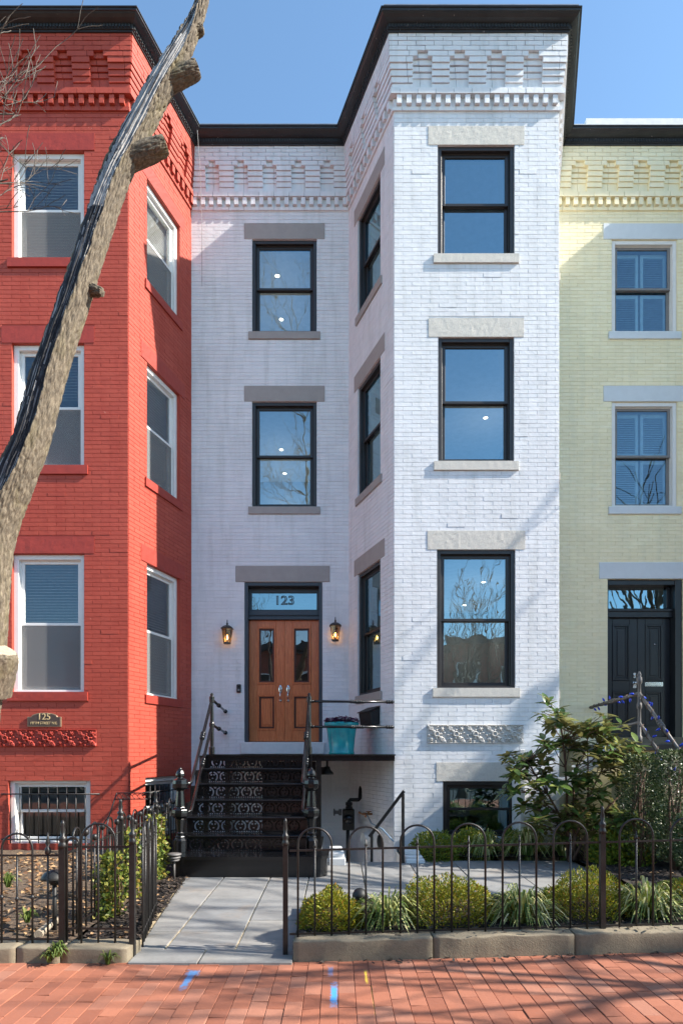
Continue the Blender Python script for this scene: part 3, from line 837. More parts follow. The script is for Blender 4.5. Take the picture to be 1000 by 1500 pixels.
PX0, PX1, PY0, PY1 = -.25, .87, 8.32, 10.96               # the basement area well
m = MB()
xs = [-250, PX0, PX1, 250]; ys = [-250, PY0, PY1, 250]
for a, b in zip(xs, xs[1:]):
    for c, d in zip(ys, ys[1:]):
        if a == PX0 and c == PY0: continue
        m.quad((a,c,-.35), (b,c,-.35), (b,d,-.35), (a,d,-.35))
struct(m.build('ground', M['soil']))
m = MB(); zb = -.92
m.quad((PX0,PY0,zb),(PX1,PY0,zb),(PX1,PY1,zb),(PX0,PY1,zb))
m.quad((PX0,PY0,zb),(PX0,PY0,-.01),(PX1,PY0,-.01),(PX1,PY0,zb))
m.quad((PX0,PY0,zb),(PX0,PY1,zb),(PX0,PY1,.02),(PX0,PY0,.02))
m.quad((PX1,PY0,zb),(PX1,PY0,.02),(PX1,DB-.01,.02),(PX1,DB-.01,zb))
struct(m.build('area_well', M['whitecon']))
m = MB(); m.quad((-60,-9.5,-.23),(60,-9.5,-.23),(60,-.42,-.23),(-60,-.42,-.23)); struct(m.build('road', M['asphalt']))
m = MB()
for k in range(-12, 14): m.box(k*1.5+.004, k*1.5+1.496, -.42, -.24, -.34, -.085+.0008*(k%3))
struct(m.build('road_kerb', M['concrete'], bevel=.012))
m = MB(); m.quad((-60,-12.5,-.10),(60,-12.5,-.10),(60,-9.7,-.10),(-60,-9.7,-.10)); m.box(-60,60,-9.7,-9.5,-.3,-.09); struct(m.build('far_pavement', M['concrete']))
# brick pavement, every paver its own little block
m = MB(); pw, ph = .108, .218
for c in range(-85, 90):
    x = c*pw; off = (c % 2)*ph/2 + rg.random()*.02
    y = -.24 + off - ph
    lim = 4.52
    while y < lim:
        jt = .0011 + rg.random()*.0012
        y0, y1 = max(y, -.24)+jt, min(y+ph, lim)-jt
        if y1 - y0 > .02 and not (abs(x+.054+2.5) < .30 and abs(y0-4.05) < .33 and False):
            dz = (rg.random()-.5)*.006; tx = (rg.random()-.5)*.004
            x0, x1 = x+.0012, x+pw-.0012; ch = .003
            b = [m.vert((p, q, -.15)) for p, q in ((x0,y0),(x1,y0),(x1,y1),(x0,y1))]
            k = [m.vert((p, q, zs(p)+dz+tz-ch)) for p, q, tz in ((x0,y0,-tx),(x1,y0,tx),(x1,y1,tx),(x0,y1,-tx))]
            f = [m.vert((p, q, zs(p)+dz+tz)) for p, q, tz in ((x0+ch,y0+ch,-tx),(x1-ch,y0+ch,tx),(x1-ch,y1-ch,tx),(x0+ch,y1-ch,-tx))]
            m.face(f)
            for i in range(4):
                m.face((k[i], k[(i+1)%4], f[(i+1)%4], f[i])); m.face((b[i], b[(i+1)%4], k[(i+1)%4], k[i]))
        y += ph
struct(m.build('pavement', M['paver']))
grid('pavement_bed', M['sand'], -10, 10, -.24, 4.56, .1, lambda x, y: zs(x)-.0075)
for xa, xb, nm in ((-60, -9.18, 0), (9.72, 60, 1)):
    m = MB(); m.quad((xa,-.24,zs(xa)),(xb,-.24,zs(xb)),(xb,4.56,zs(xb)),(xa,4.56,zs(xa))); struct(m.build('pavement', M['paver']))
# garden path and patio
m = MB()
def slab(x0, x1, y0, y1, gap=.006, zf=pz, ledge_left=False, th=.05, lift=0.0):
    X0 = (lambda y: ledge(y)+.004) if ledge_left else (lambda y: x0+gap)
    y0 += gap; y1 -= gap; x1 -= gap; dz = rg.random()*.002 + lift
    t = [(X0(y0),y0),(x1,y0),(x1,y1),(X0(y1),y1)]
    m.hexa([(x,y,zf(y)-th) for x,y in t] + [(x,y,zf(y)+dz) for x,y in t])
slab(-1.535, -1.02, 4.46, 4.77, lift=.004, zf=lambda y: -.062, th=.10); slab(-1.02, -.33, 4.46, 4.77, lift=.004, zf=lambda y: -.062, th=.10)
for k, (xa, xb, cuts) in enumerate(((0,-1.35,(4.78,5.22,6.62,7.5)), (-1.35,-.80,(4.78,5.22,6.3,7.5)), (-.80,-.345,(4.78,5.55,6.9,8.0)))):
    for a, b in zip(cuts, cuts[1:]): slab(xa, xb, a, b, ledge_left=(k == 0), gap=.008)
xcols = [-.345, .30, .95, 1.55, 2.2, 2.7, 3.17]
for k, (a, b) in enumerate(zip(xcols, xcols[1:])):
    c = [5.88, 6.5 + .35*(k % 2), 7.45 + .25*((k+1) % 2), 8.31]
    for p, q in zip(c, c[1:]): slab(a, b, p, q, gap=.006)
slab(.92, 3.17, 8.31, 8.40, gap=.005)
struct(m.build('path', M['flag'], bevel=.004))
m = MB(); m.hexa([(-1.86,4.6,-.2),(3.2,4.6,-.2),(3.2,8.31,-.2),(-1.86,8.31,-.2)] + [(-1.86,4.6,pz(4.6)-.007),(3.2,4.6,pz(4.6)-.007),(3.2,8.31,-.005),(-1.86,8.31,-.005)])
struct(m.build('path_bed', M['joint']))
m = MB(); m.box(-1.98, PX0-.003, 7.5, 10.96, -.3, -.012); struct(m.build('paving_under_stairs', M['concrete']))
# planting beds
def nz(x, y, s, a, o=0): return a*noise.fractal(Vector((x*s, y*s, o)), .9, 2, 4)
def zB3(x, y): return .06 + .0275*(x+.3) + nz(x, y, 6, .02)
def zB1(x, y): return .0 + nz(x, y, 7, .022, 3) - .03*clamp((5.2-y)/.5, 0, 1)
def zB2(x, y): return .015 + nz(x, y, 5, .03, 5)
def zB4(x, y): return .05 + nz(x, y, 6, .02, 7)
def zB5(x, y): return .05 + nz(x, y, 5, .03, 9)
grid('mulch', M['mulch'], -2.06, -1.5, 4.72, 7.35, .05, zB1, xl=lambda y: ledge(y)-.0)
grid('mulch', M['mulch'], -2.64, -1.98, 7.35, 10.96, .08, zB1)
grid('soil', M['soil'], -9, -2.06, 4.72, 7.35, .09, zB2); grid('soil', M['soil'], -9, -2.64, 7.35, 10.9, .12, zB2)
grid('mulch', M['mulch'], -.33, 6.5, 4.70, 5.90, .05, zB3)
grid('mulch', M['mulch'], .88, 3.17, 8.40, 9.27, .06, zB4)
grid('mulch', M['mulch'], 3.17, 9.0, 5.88, 10.95, .09, zB5)
def chips(name, mat, n, xr, yr, zf, smin, smax, leafy=False, xl=None):
    mb = MB()
    for _ in range(n):
        y = rg.uniform(*yr); x = rg.uniform(xr[0], xl(y) if xl else xr[1])
        a = rg.uniform(0, 6.28); s = rg.uniform(smin, smax); w = s*(rg.uniform(.25,.45) if not leafy else rg.uniform(.5,.7))
        d = Vector((math.cos(a), math.sin(a), rg.uniform(-.35,.35)))*s/2; e = Vector((-math.sin(a), math.cos(a), rg.uniform(-.5,.5)))*w/2
        c = Vector((x, y, zf(x, y) + .006 + rg.random()*.012))
        if leafy:
            u = Vector((0,0,s*rg.uniform(.05,.25)))
            i = [mb.vert(c-d), mb.vert(c-d*.2+e+u), mb.vert(c+d), mb.vert(c-d*.2-e+u), mb.vert(c)]
            for p, q in ((0,3),(3,2),(2,1),(1,0)): mb.face((i[4], i[p], i[q]))
        else: mb.quad(c-d-e, c+d-e, c+d+e, c-d+e)
    o = mb.build(name, mat); o['kind'] = 'stuff'; return o
chips('mulch_chips', M['chips'], 1500, (-2.04,-1.6), (4.75,7.3), zB1, .02, .06, xl=lambda y: ledge(y)+.03)
chips('mulch_chips', M['chips'], 3800, (-.28,4.4), (4.74,5.88), zB3, .015, .055)
chips('mulch_chips', M['chips'], 1500, (.95,3.15), (8.38,9.2), zB4, .02, .06)
chips('mulch_chips', M['chips'], 2600, (3.15,5.2), (5.95,9.5), zB5, .02, .06)
chips('dead_leaves', M['deadleaf'], 1500, (-4.6,-2.1), (4.8,8.9), zB2, .03, .09, True)
chips('dead_leaves', M['deadleaf'], 90, (-2.0,-1.7), (4.8,7.2), zB1, .02, .06, True)
chips('dead_leaves', M['deadleaf'], 90, (-.25,4.2), (4.75,5.85), zB3, .02, .06, True)
chips('dead_leaves', M['deadleaf'], 60, (3.15,5), (6,9), zB5, .03, .07, True)
chips('mulch_litter', M['chips'], 120, (-.25,3.6), (4.42,4.60), lambda x, y: zs(x) if y < 4.52 else .085+.0275*(x+.3), .015, .05)

# stone edging between pavement and gardens: each block is a thing one could lift out
def edging(x0, x1, y0, y1, zt, label, seed, slant=0.0, zlow=-.2):
    me = bmesh.new(); mb = MB(); n = max(2, int((x1-x0)/.05)); prof = []
    r = .014
    for t in range(0, 5): a = R(90*t/4); prof.append((y0 + r - r*math.cos(a), -r + r*math.sin(a)))
    prof = [(y0, None)] + [(y0, -.10)] + [(y0, -.06)] + prof + [((y0+y1)/2, 0.0), (y1-.02, 0.0), (y1, -.02), (y1, None)]
    rows = []
    for i in range(n+1):
        row = []
        for y, dz in prof:
            x = x0 + (x1-x0)*i/n + slant*(y-y0)*(1 if i == n else 0)
            e = .004 if i in (0, n) else 0
            z = zlow if dz is None else zt(x)+dz-e*(.6 if dz == 0 else 0)
            q = nz(x, y*1.3, 7, .010, seed) + nz(x, z, 30, .004, seed)
            row.append(mb.vert((x, y + (q if dz is not None else 0), z + (q if dz is not None else 0))))
        rows.append(row)
    for a, b in zip(rows, rows[1:]):
        for k in range(len(prof)-1): mb.face((a[k], b[k], b[k+1], a[k+1]), 0, True)
    mb.face(rows[0]); mb.face(rows[-1][::-1])
    o = mb.build('edging_stone', M['concrete'])
    return tag(o, label, 'kerb stone', 'stone edging along the front gardens')
zr_ = lambda x: .078 + .0275*(x+.32)
ex = [-.335, .70, 1.74, 2.72, 3.70, 4.7, 5.7]
lab = ['weathered concrete edging stone beside the garden path, first under the right fence', 'second concrete edging stone along the right garden, below the clipped golden shrub', 'third concrete edging stone along the right garden, below the striped grass',
       'fourth concrete edging stone along the right garden, at the right edge of the photo', 'concrete edging stone past the right edge', 'concrete edging stone far past the right edge']
for k, (a, b) in enumerate(zip(ex, ex[1:])): edging(a+.004, b-.004, 4.52, 4.745, zr_, lab[k], k*3.7)
zl_ = lambda x: .035
lx = [-4.9, -3.6, -2.36, -2.03, -1.54]
lab = ['concrete edging stone left of the leaning tree', 'concrete edging stone under the left fence by the tree trunk', 'short cracked concrete edging stone with weeds at its end', 'concrete edging stone with a slanted end at the left of the garden path']
for k, (a, b) in enumerate(zip(lx, lx[1:])): edging(a+.004, b-.006, 4.50, 4.735, zl_, lab[k], 20+k*2.3, slant=.12 if k == 3 else 0)

# ================================================================== IRON STOOP
ST = thing('iron_stoop', (-1.15, 8.2, 0), 'black cast iron staircase with pierced risers and landing before the wooden door', 'staircase')
D0, TR, RI = 9.0, .265, .203
XL, XR = -1.95, -.40
m = MB()
px0, px1 = -1.96, -.13; yf = 7.28
for zz0, zz1, o in ((-.02, .205, 0), (.205, .242, .018)):
    pts = [(px0-o, 7.80), (px0-o, yf-o)]
    rc = .16
    pts += [(px1+o-rc + (rc)*math.sin(R(a)), yf-o+rc-rc*math.cos(R(a))) for a in range(0, 91, 15)] + [(px1+o, 7.80)]
    lo = [m.vert((x,y,zz0)) for x,y in pts]; hi = [m.vert((x,y,zz1)) for x,y in pts]
    m.face(lo[::-1]); m.face(hi)
    for k in range(len(pts)): m.face((lo[k], lo[(k+1)%len(pts)], hi[(k+1)%len(pts)], hi[k]))
m.build('plinth', M['iron'], ST)
for k in range(1, 6):
    m = MB(); z = E - RI*k; d = D0 - TR*k
    m.box(XL, XR+.02, d-.025, d+TR+.01, z-.026, z); m.box(XL, XR+.02, d-.020, d-.008, z-.045, z-.026)
    m.build('tread', M['iron'], ST, bevel=.006)
# pierced riser
def riser_mesh():
    mb = MB(); W = XR-XL; Hh = RI-.03; cs = .0065; nx = int(W/cs); nzv = int(Hh/cs); nm = 8; mw = (W-.16)/nm
    def hole(x, z):
        x -= .08; z -= Hh/2
        if x < 0 or x > W-.16: return False
        lx = (x % mw) - mw/2; r = math.hypot(lx, z+.004)
        if .056 < r < .075 and abs(lx) > .012 and z > -.056 and not (z < -.02 and abs(lx) < .03): return True
        if math.hypot(abs(lx)-.020, z-.022) < .012: return True
        if abs(lx) < .012 and -.035 < z < -.018: return True
        if -.078 < z < -.066 and (x % .031) < .017: return True
        if z > .045 and mw/2-abs(lx) < .030*(z-.03)/.05: return True
        return False
    vid = {}
    def v(i, j):
        if (i, j) not in vid: vid[i, j] = mb.vert((XL+i*W/nx, 0, j*Hh/nzv))
        return vid[i, j]
    for i in range(nx):
        for j in range(nzv):
            if not hole((i+.5)*W/nx, (j+.5)*Hh/nzv): mb.face((v(i,j), v(i+1,j), v(i+1,j+1), v(i,j+1)))
    return mb
rz = None
for k in range(0, 6):
    z = E - RI*(k+1) + .001 if k < 5 else .243; d = D0 - TR*k + (.012 if k else .03)
    if rz is None:
        rz = riser_mesh().build('riser', M['iron'], None, solid=.010); o = rz
    else:
        o = rz.copy(); COL.objects.link(o)
    o.parent = ST; o.matrix_parent_inverse = world_of(ST).inverted(); o.location = (0, d, z)
for x in (XL-.012, XR+.012):                              # stepped side strings
    m = MB()
    for k in range(1, 7):
        z = E - RI*k; d = D0 - TR*k
        zlo = max(.0, z-.30)
        m.box(x-.008, x+.008, d+.002, d+TR, zlo, z+RI-.02 if k < 7 else z)
    m.build('string', M['iron'], ST)
m = MB(); m.box(-1.12, -.33, 9.10, 9.115, .0, E-.11); m.build('added_dark_panel', M['iron'], ST)  # dark sheet added behind the risers to darken their right half
m = MB()     # landing
def poly_slab(mb, pts, z0, z1):
    lo = [mb.vert((x,y,z0)) for x,y in pts]; hi = [mb.vert((x,y,z1)) for x,y in pts]
    mb.face(lo[::-1]); mb.face(hi)
    for k in range(len(pts)): mb.face((lo[k], lo[(k+1)%len(pts)], hi[(k+1)%len(pts)], hi[k]))
poly_slab(m, [(-1.98,9.0-.02),(.842,9.0-.02),(.842,9.265),(.19,10.95),(-1.98,10.95)], E-.022, E-.003)
for a, b in (((-1.95,9.03),(.83,9.03)), ((-1.95,9.03),(-1.95,10.9)), ((-.3,9.06),(-.3,10.9))):
    m.beam((*a, E-.062), (*b, E-.062), .04, .078)
m.build('landing', M['iron'], ST)
for x, y, zb in ((-.285, 9.03, -.01), (-1.95, 9.1, -.05), (-1.95, 10.85, -.05)):
    m = MB(); m.beam((x,y,zb), (x,y,E-.1), .075, .075); m.build('landing_post', M['iron'], ST)
NEW = [(.080,0),(.082,.15),(.062,.175),(.064,.20),(.044,.215),(.056,.232),(.056,.244),(.036,.25),(.058,.41),(.062,.42),(.100,.450),(.104,.49),(.100,.53),(.062,.56),(.062,.575),(.044,.76),(.058,.775),(.090,.80),(.096,.85),(.090,.895),(.040,.92),(.038,.935),(.058,.95),(.056,.975),(.042,1.01),(.020,1.035),(.012,1.05)]
for x in (PX(264, 7.6), PX(456, 7.6)):
    m = MB(); m.lathe((x, 7.6, .242), NEW, 8, 0, smooth=False, rot=R(22.5)); m.build('newel_post', M['iron'], ST, bevel=.004)
def bulb(mb, p, ax, r=.030, n=3, L=.045):
    ax = Vector(ax).normalized()
    for k in range(n):
        c = Vector(p) + ax*(k-(n-1)/2)*L
        mb.lathe(c, [(r*.5,-L*.5),(r*.95,-L*.28),(r,0),(r*.95,L*.28),(r*.5,L*.5)], 10, 0, axis=ax)
TOPN = [(.045,0),(.045,.10),(.030,.12),(.030,.40),(.040,.41),(.040,.46),(.030,.47),(.026,.76),(.038,.77),(.038,.85),(.022,.86),(.026,.885),(.012,.905)]
for xb, xt, sgn in ((PX(264, 7.6), -1.86, 1), (PX(456, 7.6), -.425, -1)):
    yt = 9.06
    m = MB(); m.lathe((xt, yt, E-.003), TOPN, 8, 0, smooth=False, rot=R(22.5)); m.build('landing_newel', M['iron'], ST, bevel=.003)
    for zb, zt in ((1.09, E+.81), (.735, E+.435)):
        m = MB()
        a = Vector((xb+.06*sgn, 7.62, zb)); b = Vector((xb+.115*sgn*1.0, 7.68, zb+.015)); t = Vector((xt, yt, zt))
        c = b + (t-b)*.06 + Vector((0,0,-.012))
        m.tube([a, (a+b)/2+Vector((0,0,-.004)), b, c, t], [.021]*5, 10)
        mid = b + (t-b)*.52; bulb(m, mid, t-b, .036, 3, .05)
        m.build('handrail', M['iron'], ST)
for zt, zw in ((E+.81, E+.756), (E+.435, E+.378)):
    m = MB(); a = Vector((-1.86, 9.06, zt)); b = Vector((-2.0, DR-.01, zw))
    m.tube([a, b], .020, 10); bulb(m, a+(b-a)*.45, b-a, .036, 2, .05); bulb(m, a+(b-a)*.96, b-a, .036, 2, .05); m.build('handrail', M['iron'], ST)
    m = MB(); a = Vector((-.425, 9.06, zt-.03)); b = Vector((.84, 9.20, zt-.03))
    m.tube([a, b], .019, 10); bulb(m, a+(b-a)*.56, b-a, .029, 6, .034); bulb(m, a+(b-a)*.945, b-a, .030, 3, .036); bulb(m, a+(b-a)*.03, b-a, .028, 2, .03); m.build('handrail', M['iron'], ST)
for x0, x1, y0, z1, lb in ((-.12, .10, 8.04, .155, 'white concrete cheek block beside the foot of the iron stairs'), (.90, 1.16, 8.20, .085, 'white concrete block at the foot of the white bay')):
    m = MB(); m.box(x0, x1, y0, y0+.28, -.1, z1*.6); m.box(x0, x1-.02, y0+.07, y0+.28, z1*.6, z1); m.box(x0, x1-.05, y0+.16, y0+.28, z1, z1+.06)
    tag(m.build('concrete_block', M['whitecon'], bevel=.012), lb, 'concrete block')

# ================================================================== THINGS ROUND THE DOOR
def lantern(x, y, z, label):
    t = thing('wall_lantern', (x, y-.10, z), label, 'wall lantern', 'lanterns either side of the wooden door')
    m = MB(); s6 = dict(n=6, smooth=False, rot=R(30)); c = Vector((x, y-.12, z))
    m.lathe(c, [(.100,.105),(.118,.108),(.122,.118),(.085,.150),(.045,.172),(.020,.178),(.016,.20),(.022,.205),(.010,.225),(.008,.27),(.002,.275)], **s6)
    m.lathe(c, [(.058,-.155),(.070,-.150),(.070,-.138),(.060,-.130)], **s6)
    for k in range(6):
        a = R(60*k+30)
        m.tube([c+Vector((.062*math.cos(a), .062*math.sin(a), -.14)), c+Vector((.098*math.cos(a), .098*math.sin(a), .108))], .005, 5)
    m.tube([c+Vector((0,0,.16)), c+Vector((0,.06,.19)), c+Vector((0,.115,.10))], .010, 6)
    m.box(x-.045, x+.045, y-.022, y-.008, z-.06, z+.16)
    m.build('lantern_body', M['bronze'], t)
    m = MB(); m.lathe(c, [(.058,-.135),(.093,.105)], **s6); m.f = m.f[:-2]; m.m = m.m[:-2]; m.sm = m.sm[:-2]; m.build('lantern_glass', M['amber'], t)
    m = MB(); m.lathe(c+Vector((0,0,-.085)), [(.004,0),(.015,.02),(.017,.045),(.010,.075),(.001,.095)], 10, 0); b = m.build('bulb', M['bulb'], t)
    m = MB(); m.lathe(c+Vector((0,0,-.135)), [(.012,0),(.012,.05)], 8, 0); m.build('bulb_holder', M['bronze'], t)
    l = bpy.data.lights.new('lantern_light', 'POINT'); l.energy = .9; l.color = (1,.58,.25); l.shadow_soft_size = .02
    lo = bpy.data.objects.new('lantern_light', l); COL.objects.link(lo); lo.location = c+Vector((0,-.0,-.04)); lo.parent = t; lo.matrix_parent_inverse = world_of(t).inverted()
def m_amber():
    t = NT('amber_glass'); tr = t.n('ShaderNodeBsdfTransparent'); tr.inputs[0].default_value = (.85,.68,.45,1)
    gl = t.n('ShaderNodeBsdfGlossy'); gl.inputs['Roughness'].default_value = .15; gl.inputs[0].default_value = (.9,.85,.8,1)
    mx = t.n('ShaderNodeMixShader'); mx.inputs[0].default_value = .14; t.l(tr.outputs[0], mx.inputs[1]); t.l(gl.outputs[0], mx.inputs[2]); t.l(mx.outputs[0], t.out.inputs[0]); return t.mat
M['amber'] = m_amber()
lantern(PX(333, DR-.1), DR, PZ(931, DR-.1), 'black wall lantern with a lit warm bulb, left of the wooden door')
lantern(PX(491, DR-.1), DR, PZ(927, DR-.1), 'black wall lantern with a lit warm bulb, between the wooden door and the bay')
t = thing('doorbell', (PX(350, DR), DR-.02, PZ(1009, DR)), 'small black doorbell camera on the wall left of the door', 'doorbell')
m = MB(); x, z = PX(350, DR), PZ(1009, DR); m.box(x-.038, x+.038, DR-.045, DR-.008, z-.075, z+.075); m.build('case', M['black'], t, bevel=.01)
m = MB(); m.lathe((x, DR-.045, z-.03), [(.020,0),(.018,.006),(.001,.007)], 14, 0, axis=(0,-1,0)); m.build('button', M['grey'], t)
m = MB(); m.lathe((x, DR-.045, z+.035), [(.014,0),(.012,.004),(.001,.005)], 12, 0, axis=(0,-1,0)); m.build('lens', M['iron'], t)
# black letterbox hung on the bay's side wall
t = thing('letterbox', WS.at(1.05, E+.5, .02), 'black slanted metal letterbox on the side wall of the white bay', 'letterbox')
m = MB(); a, b = .86, 1.33; z0, z1 = E+.47, E+.70
m.hexa([WS.at(a,z0,.15), WS.at(b,z0,.15), WS.at(b,z0,.008), WS.at(a,z0,.008), WS.at(a,z1-.03,.18), WS.at(b,z1-.03,.18), WS.at(b,z1+.05,.008), WS.at(a,z1+.05,.008)]); m.build('box', M['black'], t, bevel=.01)
m = MB(); m.hexa([WS.at(a-.012,z1-.032,.20), WS.at(b+.012,z1-.032,.20), WS.at(b+.012,z1+.055,.008), WS.at(a-.012,z1+.055,.008), WS.at(a-.012,z1-.018,.20), WS.at(b+.012,z1-.018,.20), WS.at(b+.012,z1+.069,.008), WS.at(a-.012,z1+.069,.008)]); m.build('lid', M['black'], t)
# planter
pcx, pcy = PX(500, 9.75), 9.75
t = thing('planter', (pcx, pcy, E), 'turquoise glazed flowerpot filled with purple flowers on the landing', 'planter')
m = MB(); m.lathe((pcx, pcy, E-.002), [(.205,0),(.205,.03),(.195,.05),(.215,.25),(.235,.40),(.240,.42),(.262,.43),(.275,.455),(.275,.495),(.262,.505),(.245,.50),(.235,.45),(.001,.44)], 32, 0); m.build('pot', M['teal'], t)
m = MB(); m.lathe((pcx, pcy, E+.435), [(.23,0),(.23,.02),(.1,.03),(.001,.03)], 20, 0); m.build('potting_soil', M['mulch'], t)
def flowers(mb, cx, cy, cz, rad, n, h, s):
    for _ in range(n):
        a = rg.uniform(0, 6.28); r = rad*math.sqrt(rg.random())
        c = Vector((cx+r*math.cos(a), cy+r*math.sin(a), cz + h*rg.random()*(1.1-(r/rad)**2*.5)))
        for k in range(4):
            th = rg.uniform(0, 6.28); d = Vector((math.cos(th), math.sin(th), rg.uniform(-.2,.8))).normalized()*s; e = d.cross(Vector((0,0,1))).normalized()*s*.5
            i = [mb.vert(c), mb.vert(c+d*.6+e), mb.vert(c+d), mb.vert(c+d*.6-e)]; mb.face(i)
m = MB(); flowers(m, pcx, pcy, E+.48, .28, 420, .11, .032); m.build('flowers', M['petal'], t)
m = MB(); flowers(m, pcx, pcy, E+.46, .25, 160, .06, .04); m.build('foliage', M['holly'], t)
# house plaque
t = thing('address_plaque', (PX(67, DB), DB-.02, PZ(1055, DB)), 'brown arched address plaque with gold numerals 125 on the red wall', 'plaque')
m = MB(); m2 = MB(); x, z = PX(66, DB), PZ(1055, DB); w_, h_ = .255, .105
def arch(mb, w, h, top, y0, y1):
    pts = [(-w,-h),(w,-h),(w,h*.45)] + [(w*.78*math.cos(R(a)), h*.45+top*math.sin(R(a))) for a in range(0, 181, 15)] + [(-w,h*.45)]
    f = [mb.vert((x+p, y1, z+q)) for p, q in pts]; b = [mb.vert((x+p, y0, z+q)) for p, q in pts]
    mb.face(f)
    for k in range(len(pts)): mb.face((b[k], b[(k+1)%len(pts)], f[(k+1)%len(pts)], f[k]))
arch(m, w_, h_, .062, DB-.006, DB-.030); m.build('plaque_rim', M['plaquerim'], t, bevel=.004)
arch(m2, w_-.018, h_-.018, .058, DB-.006, DB-.033); m2.build('plaque_face', M['plaque'], t)
text_mesh('plaque_number', '125', .135, M['gold_text'], t, Matrix.Translation((x, DB-.034, z+.045)) @ FRONT)
text_mesh('plaque_street', 'FIFTH STREET N.E.', .055, M['gold_text'], t, Matrix.Translation((x, DB-.034, z-.05)) @ FRONT @ Matrix.Diagonal((.92,1,1,1)), depth=.003)
# area under the landing: gas meter, lamp, taps, vent
t = thing('gas_meter', (.17, 10.5, .2), 'black gas meter with pipes on the wall under the landing', 'gas meter')
gx, gy = PX(511, 10.35), 10.35
zz = lambda py: PZ(py, 10.35)
m = MB(); m.box(gx-.11, gx+.09, gy-.10, gy+.10, zz(1216), zz(1185)); m.lathe((gx-.01, gy-.11, zz(1200)), [(.085,0),(.085,.03),(.05,.045),(.001,.05)], 16, 0, axis=(0,-1,0)); m.build('meter_body', M['iron'], t, bevel=.025)
m = MB(); m.tube([(gx,gy,zz(1187)),(gx,gy,zz(1174)),(gx+.02,gy,zz(1172)),(PX(525,10.35),gy+.02,zz(1172)),(PX(527,10.35),gy+.05,zz(1170)),(PX(528,10.4),gy+.10,zz(1157)),(PX(529,10.4),gy+.14,zz(1154))], .032, 10)
for py in (1184, 1178): m.lathe((gx, gy, zz(py)), [(.055,-.03),(.06,0),(.055,.03)], 10, 0)
m.tube([(gx-.02,gy,zz(1215)),(gx-.02,gy,zz(1245)),(gx-.02,gy+.05,-.5)], .03, 8); m.build('pipe', M['black'], t)
m = MB(); m.lathe((gx-.12, gy-.02, zz(1190)), [(.055,0),(.055,.05),(.03,.06),(.03,.11),(.06,.12),(.06,.14),(.001,.145)], 12, 0, axis=(-1,0,0)); m.build('regulator', M['rust'], t)
t = thing('hose_tap', (.5, 10.1, .3), 'brass garden tap with a thin blue hose on the white wall', 'tap')
p = Vector(WS.at(1.02, PZ(1193, 10.0), 0)); m = MB(); m.tube([p, p+WS.n*.10, p+WS.n*.13+Vector((0,0,-.05))], .016, 8); m.lathe(p+WS.n*.07, [(.02,.0),(.02,.03),(.045,.035),(.045,.045),(.001,.05)], 8, 0); m.build('tap', M['copper'], t)
m = MB(); q = p+WS.n*.10; m.tube([q, q+Vector((.06,-.25,-.12)), Vector((PX(560,9.2),9.2,PZ(1215,9.2))), Vector((PX(576,8.9),8.9,PZ(1233,8.9)))], .010, 8); m.build('hose', M['hose'], t)
p = Vector(WS.at(.88, PZ(1193, 10.1), 0)); m = MB(); m.tube([p, p+WS.n*.12, p+WS.n*.12+Vector((-.06,0,.03))], .015, 8); m.lathe(p+WS.n*.08, [(.03,-.02),(.03,.02)], 8, 0); m.build('shut_off_valve', M['copper'], t)
t = thing('wall_vent', WS.at(1.0, PZ(1228, 10.1), 0), 'round white hooded vent low on the wall beneath the landing', 'vent')
p = Vector(WS.at(1.0, PZ(1228, 10.05), 0)); m = MB(); m.lathe(p, [(.10,0),(.10,.02),(.095,.03),(.10,.16),(.085,.165),(.082,.05),(.001,.05)], 20, 0, axis=WS.n); m.build('hood', M['whitecon'], t)
p2 = p + Vector((.20,-.28,-.02)); m = MB(); m.lathe(p2 - WS.n*.0, [(.09,.0),(.115,.02),(.115,.10),(.06,.115),(.001,.12)], 16, 0, axis=WS.n); o = m.build('hose_reel', M['black']); tag(o, 'coiled black cable reel on the wall beside the white vent', 'reel')
t = thing('security_light', (PX(478, 9.4), 9.4, PZ(1130, 9.4)), 'small black floodlight under the edge of the landing', 'lamp')
m = MB(); c = Vector((PX(479, 9.4), 9.4, PZ(1132, 9.4))); m.lathe(c, [(.10,-.03),(.095,0),(.055,.04),(.04,.09),(.001,.10)], 14, 0); m.tube([c+Vector((0,0,.09)), c+Vector((0,0,.22))], .016, 6); m.build('lamp_head', M['black'], t)
m = MB(); m.beam(c+Vector((-.17,0,.04)), c+Vector((.0,0,.04)), .05, .09); m.build('bracket', M['black'], t)
t = thing('handrail', (PX(590, 8.25), 8.25, 0), 'plain dark metal handrail sloping down to the basement entrance', 'handrail')
m = MB(); a = Vector((PX(590,8.22),8.22,PZ(1161,8.22))); b = Vector((PX(541,8.30),8.30,PZ(1226,8.30))); m.beam(a+(a-b)*.03, b, .05, .042); m.build('rail', M['fence'], t)
m = MB(); m.beam((a.x,a.y,-.05), a-Vector((0,0,.02)), .038, .038); m.build('post', M['fence'], t)
m = MB(); m.beam((b.x+.03,b.y+.02,-.1), b+Vector((.03,.0,.02)), .034, .034); m.build('post', M['fence'], t)
# cable hanging from the roof
m = MB(); m.tube([Vector((PX(289,10.6),10.6,PZ(190,10.6))), Vector((PX(293,10.75),10.75,PZ(250,10.75))), Vector((PX(295.5,10.9),10.9,PZ(330,10.9))), Vector((PX(296,10.92),10.92,PZ(419,10.92)))], .004, 5)
tag(m.build('cable', M['grey']), 'thin cable hanging down the white wall from the roof corner', 'cable')

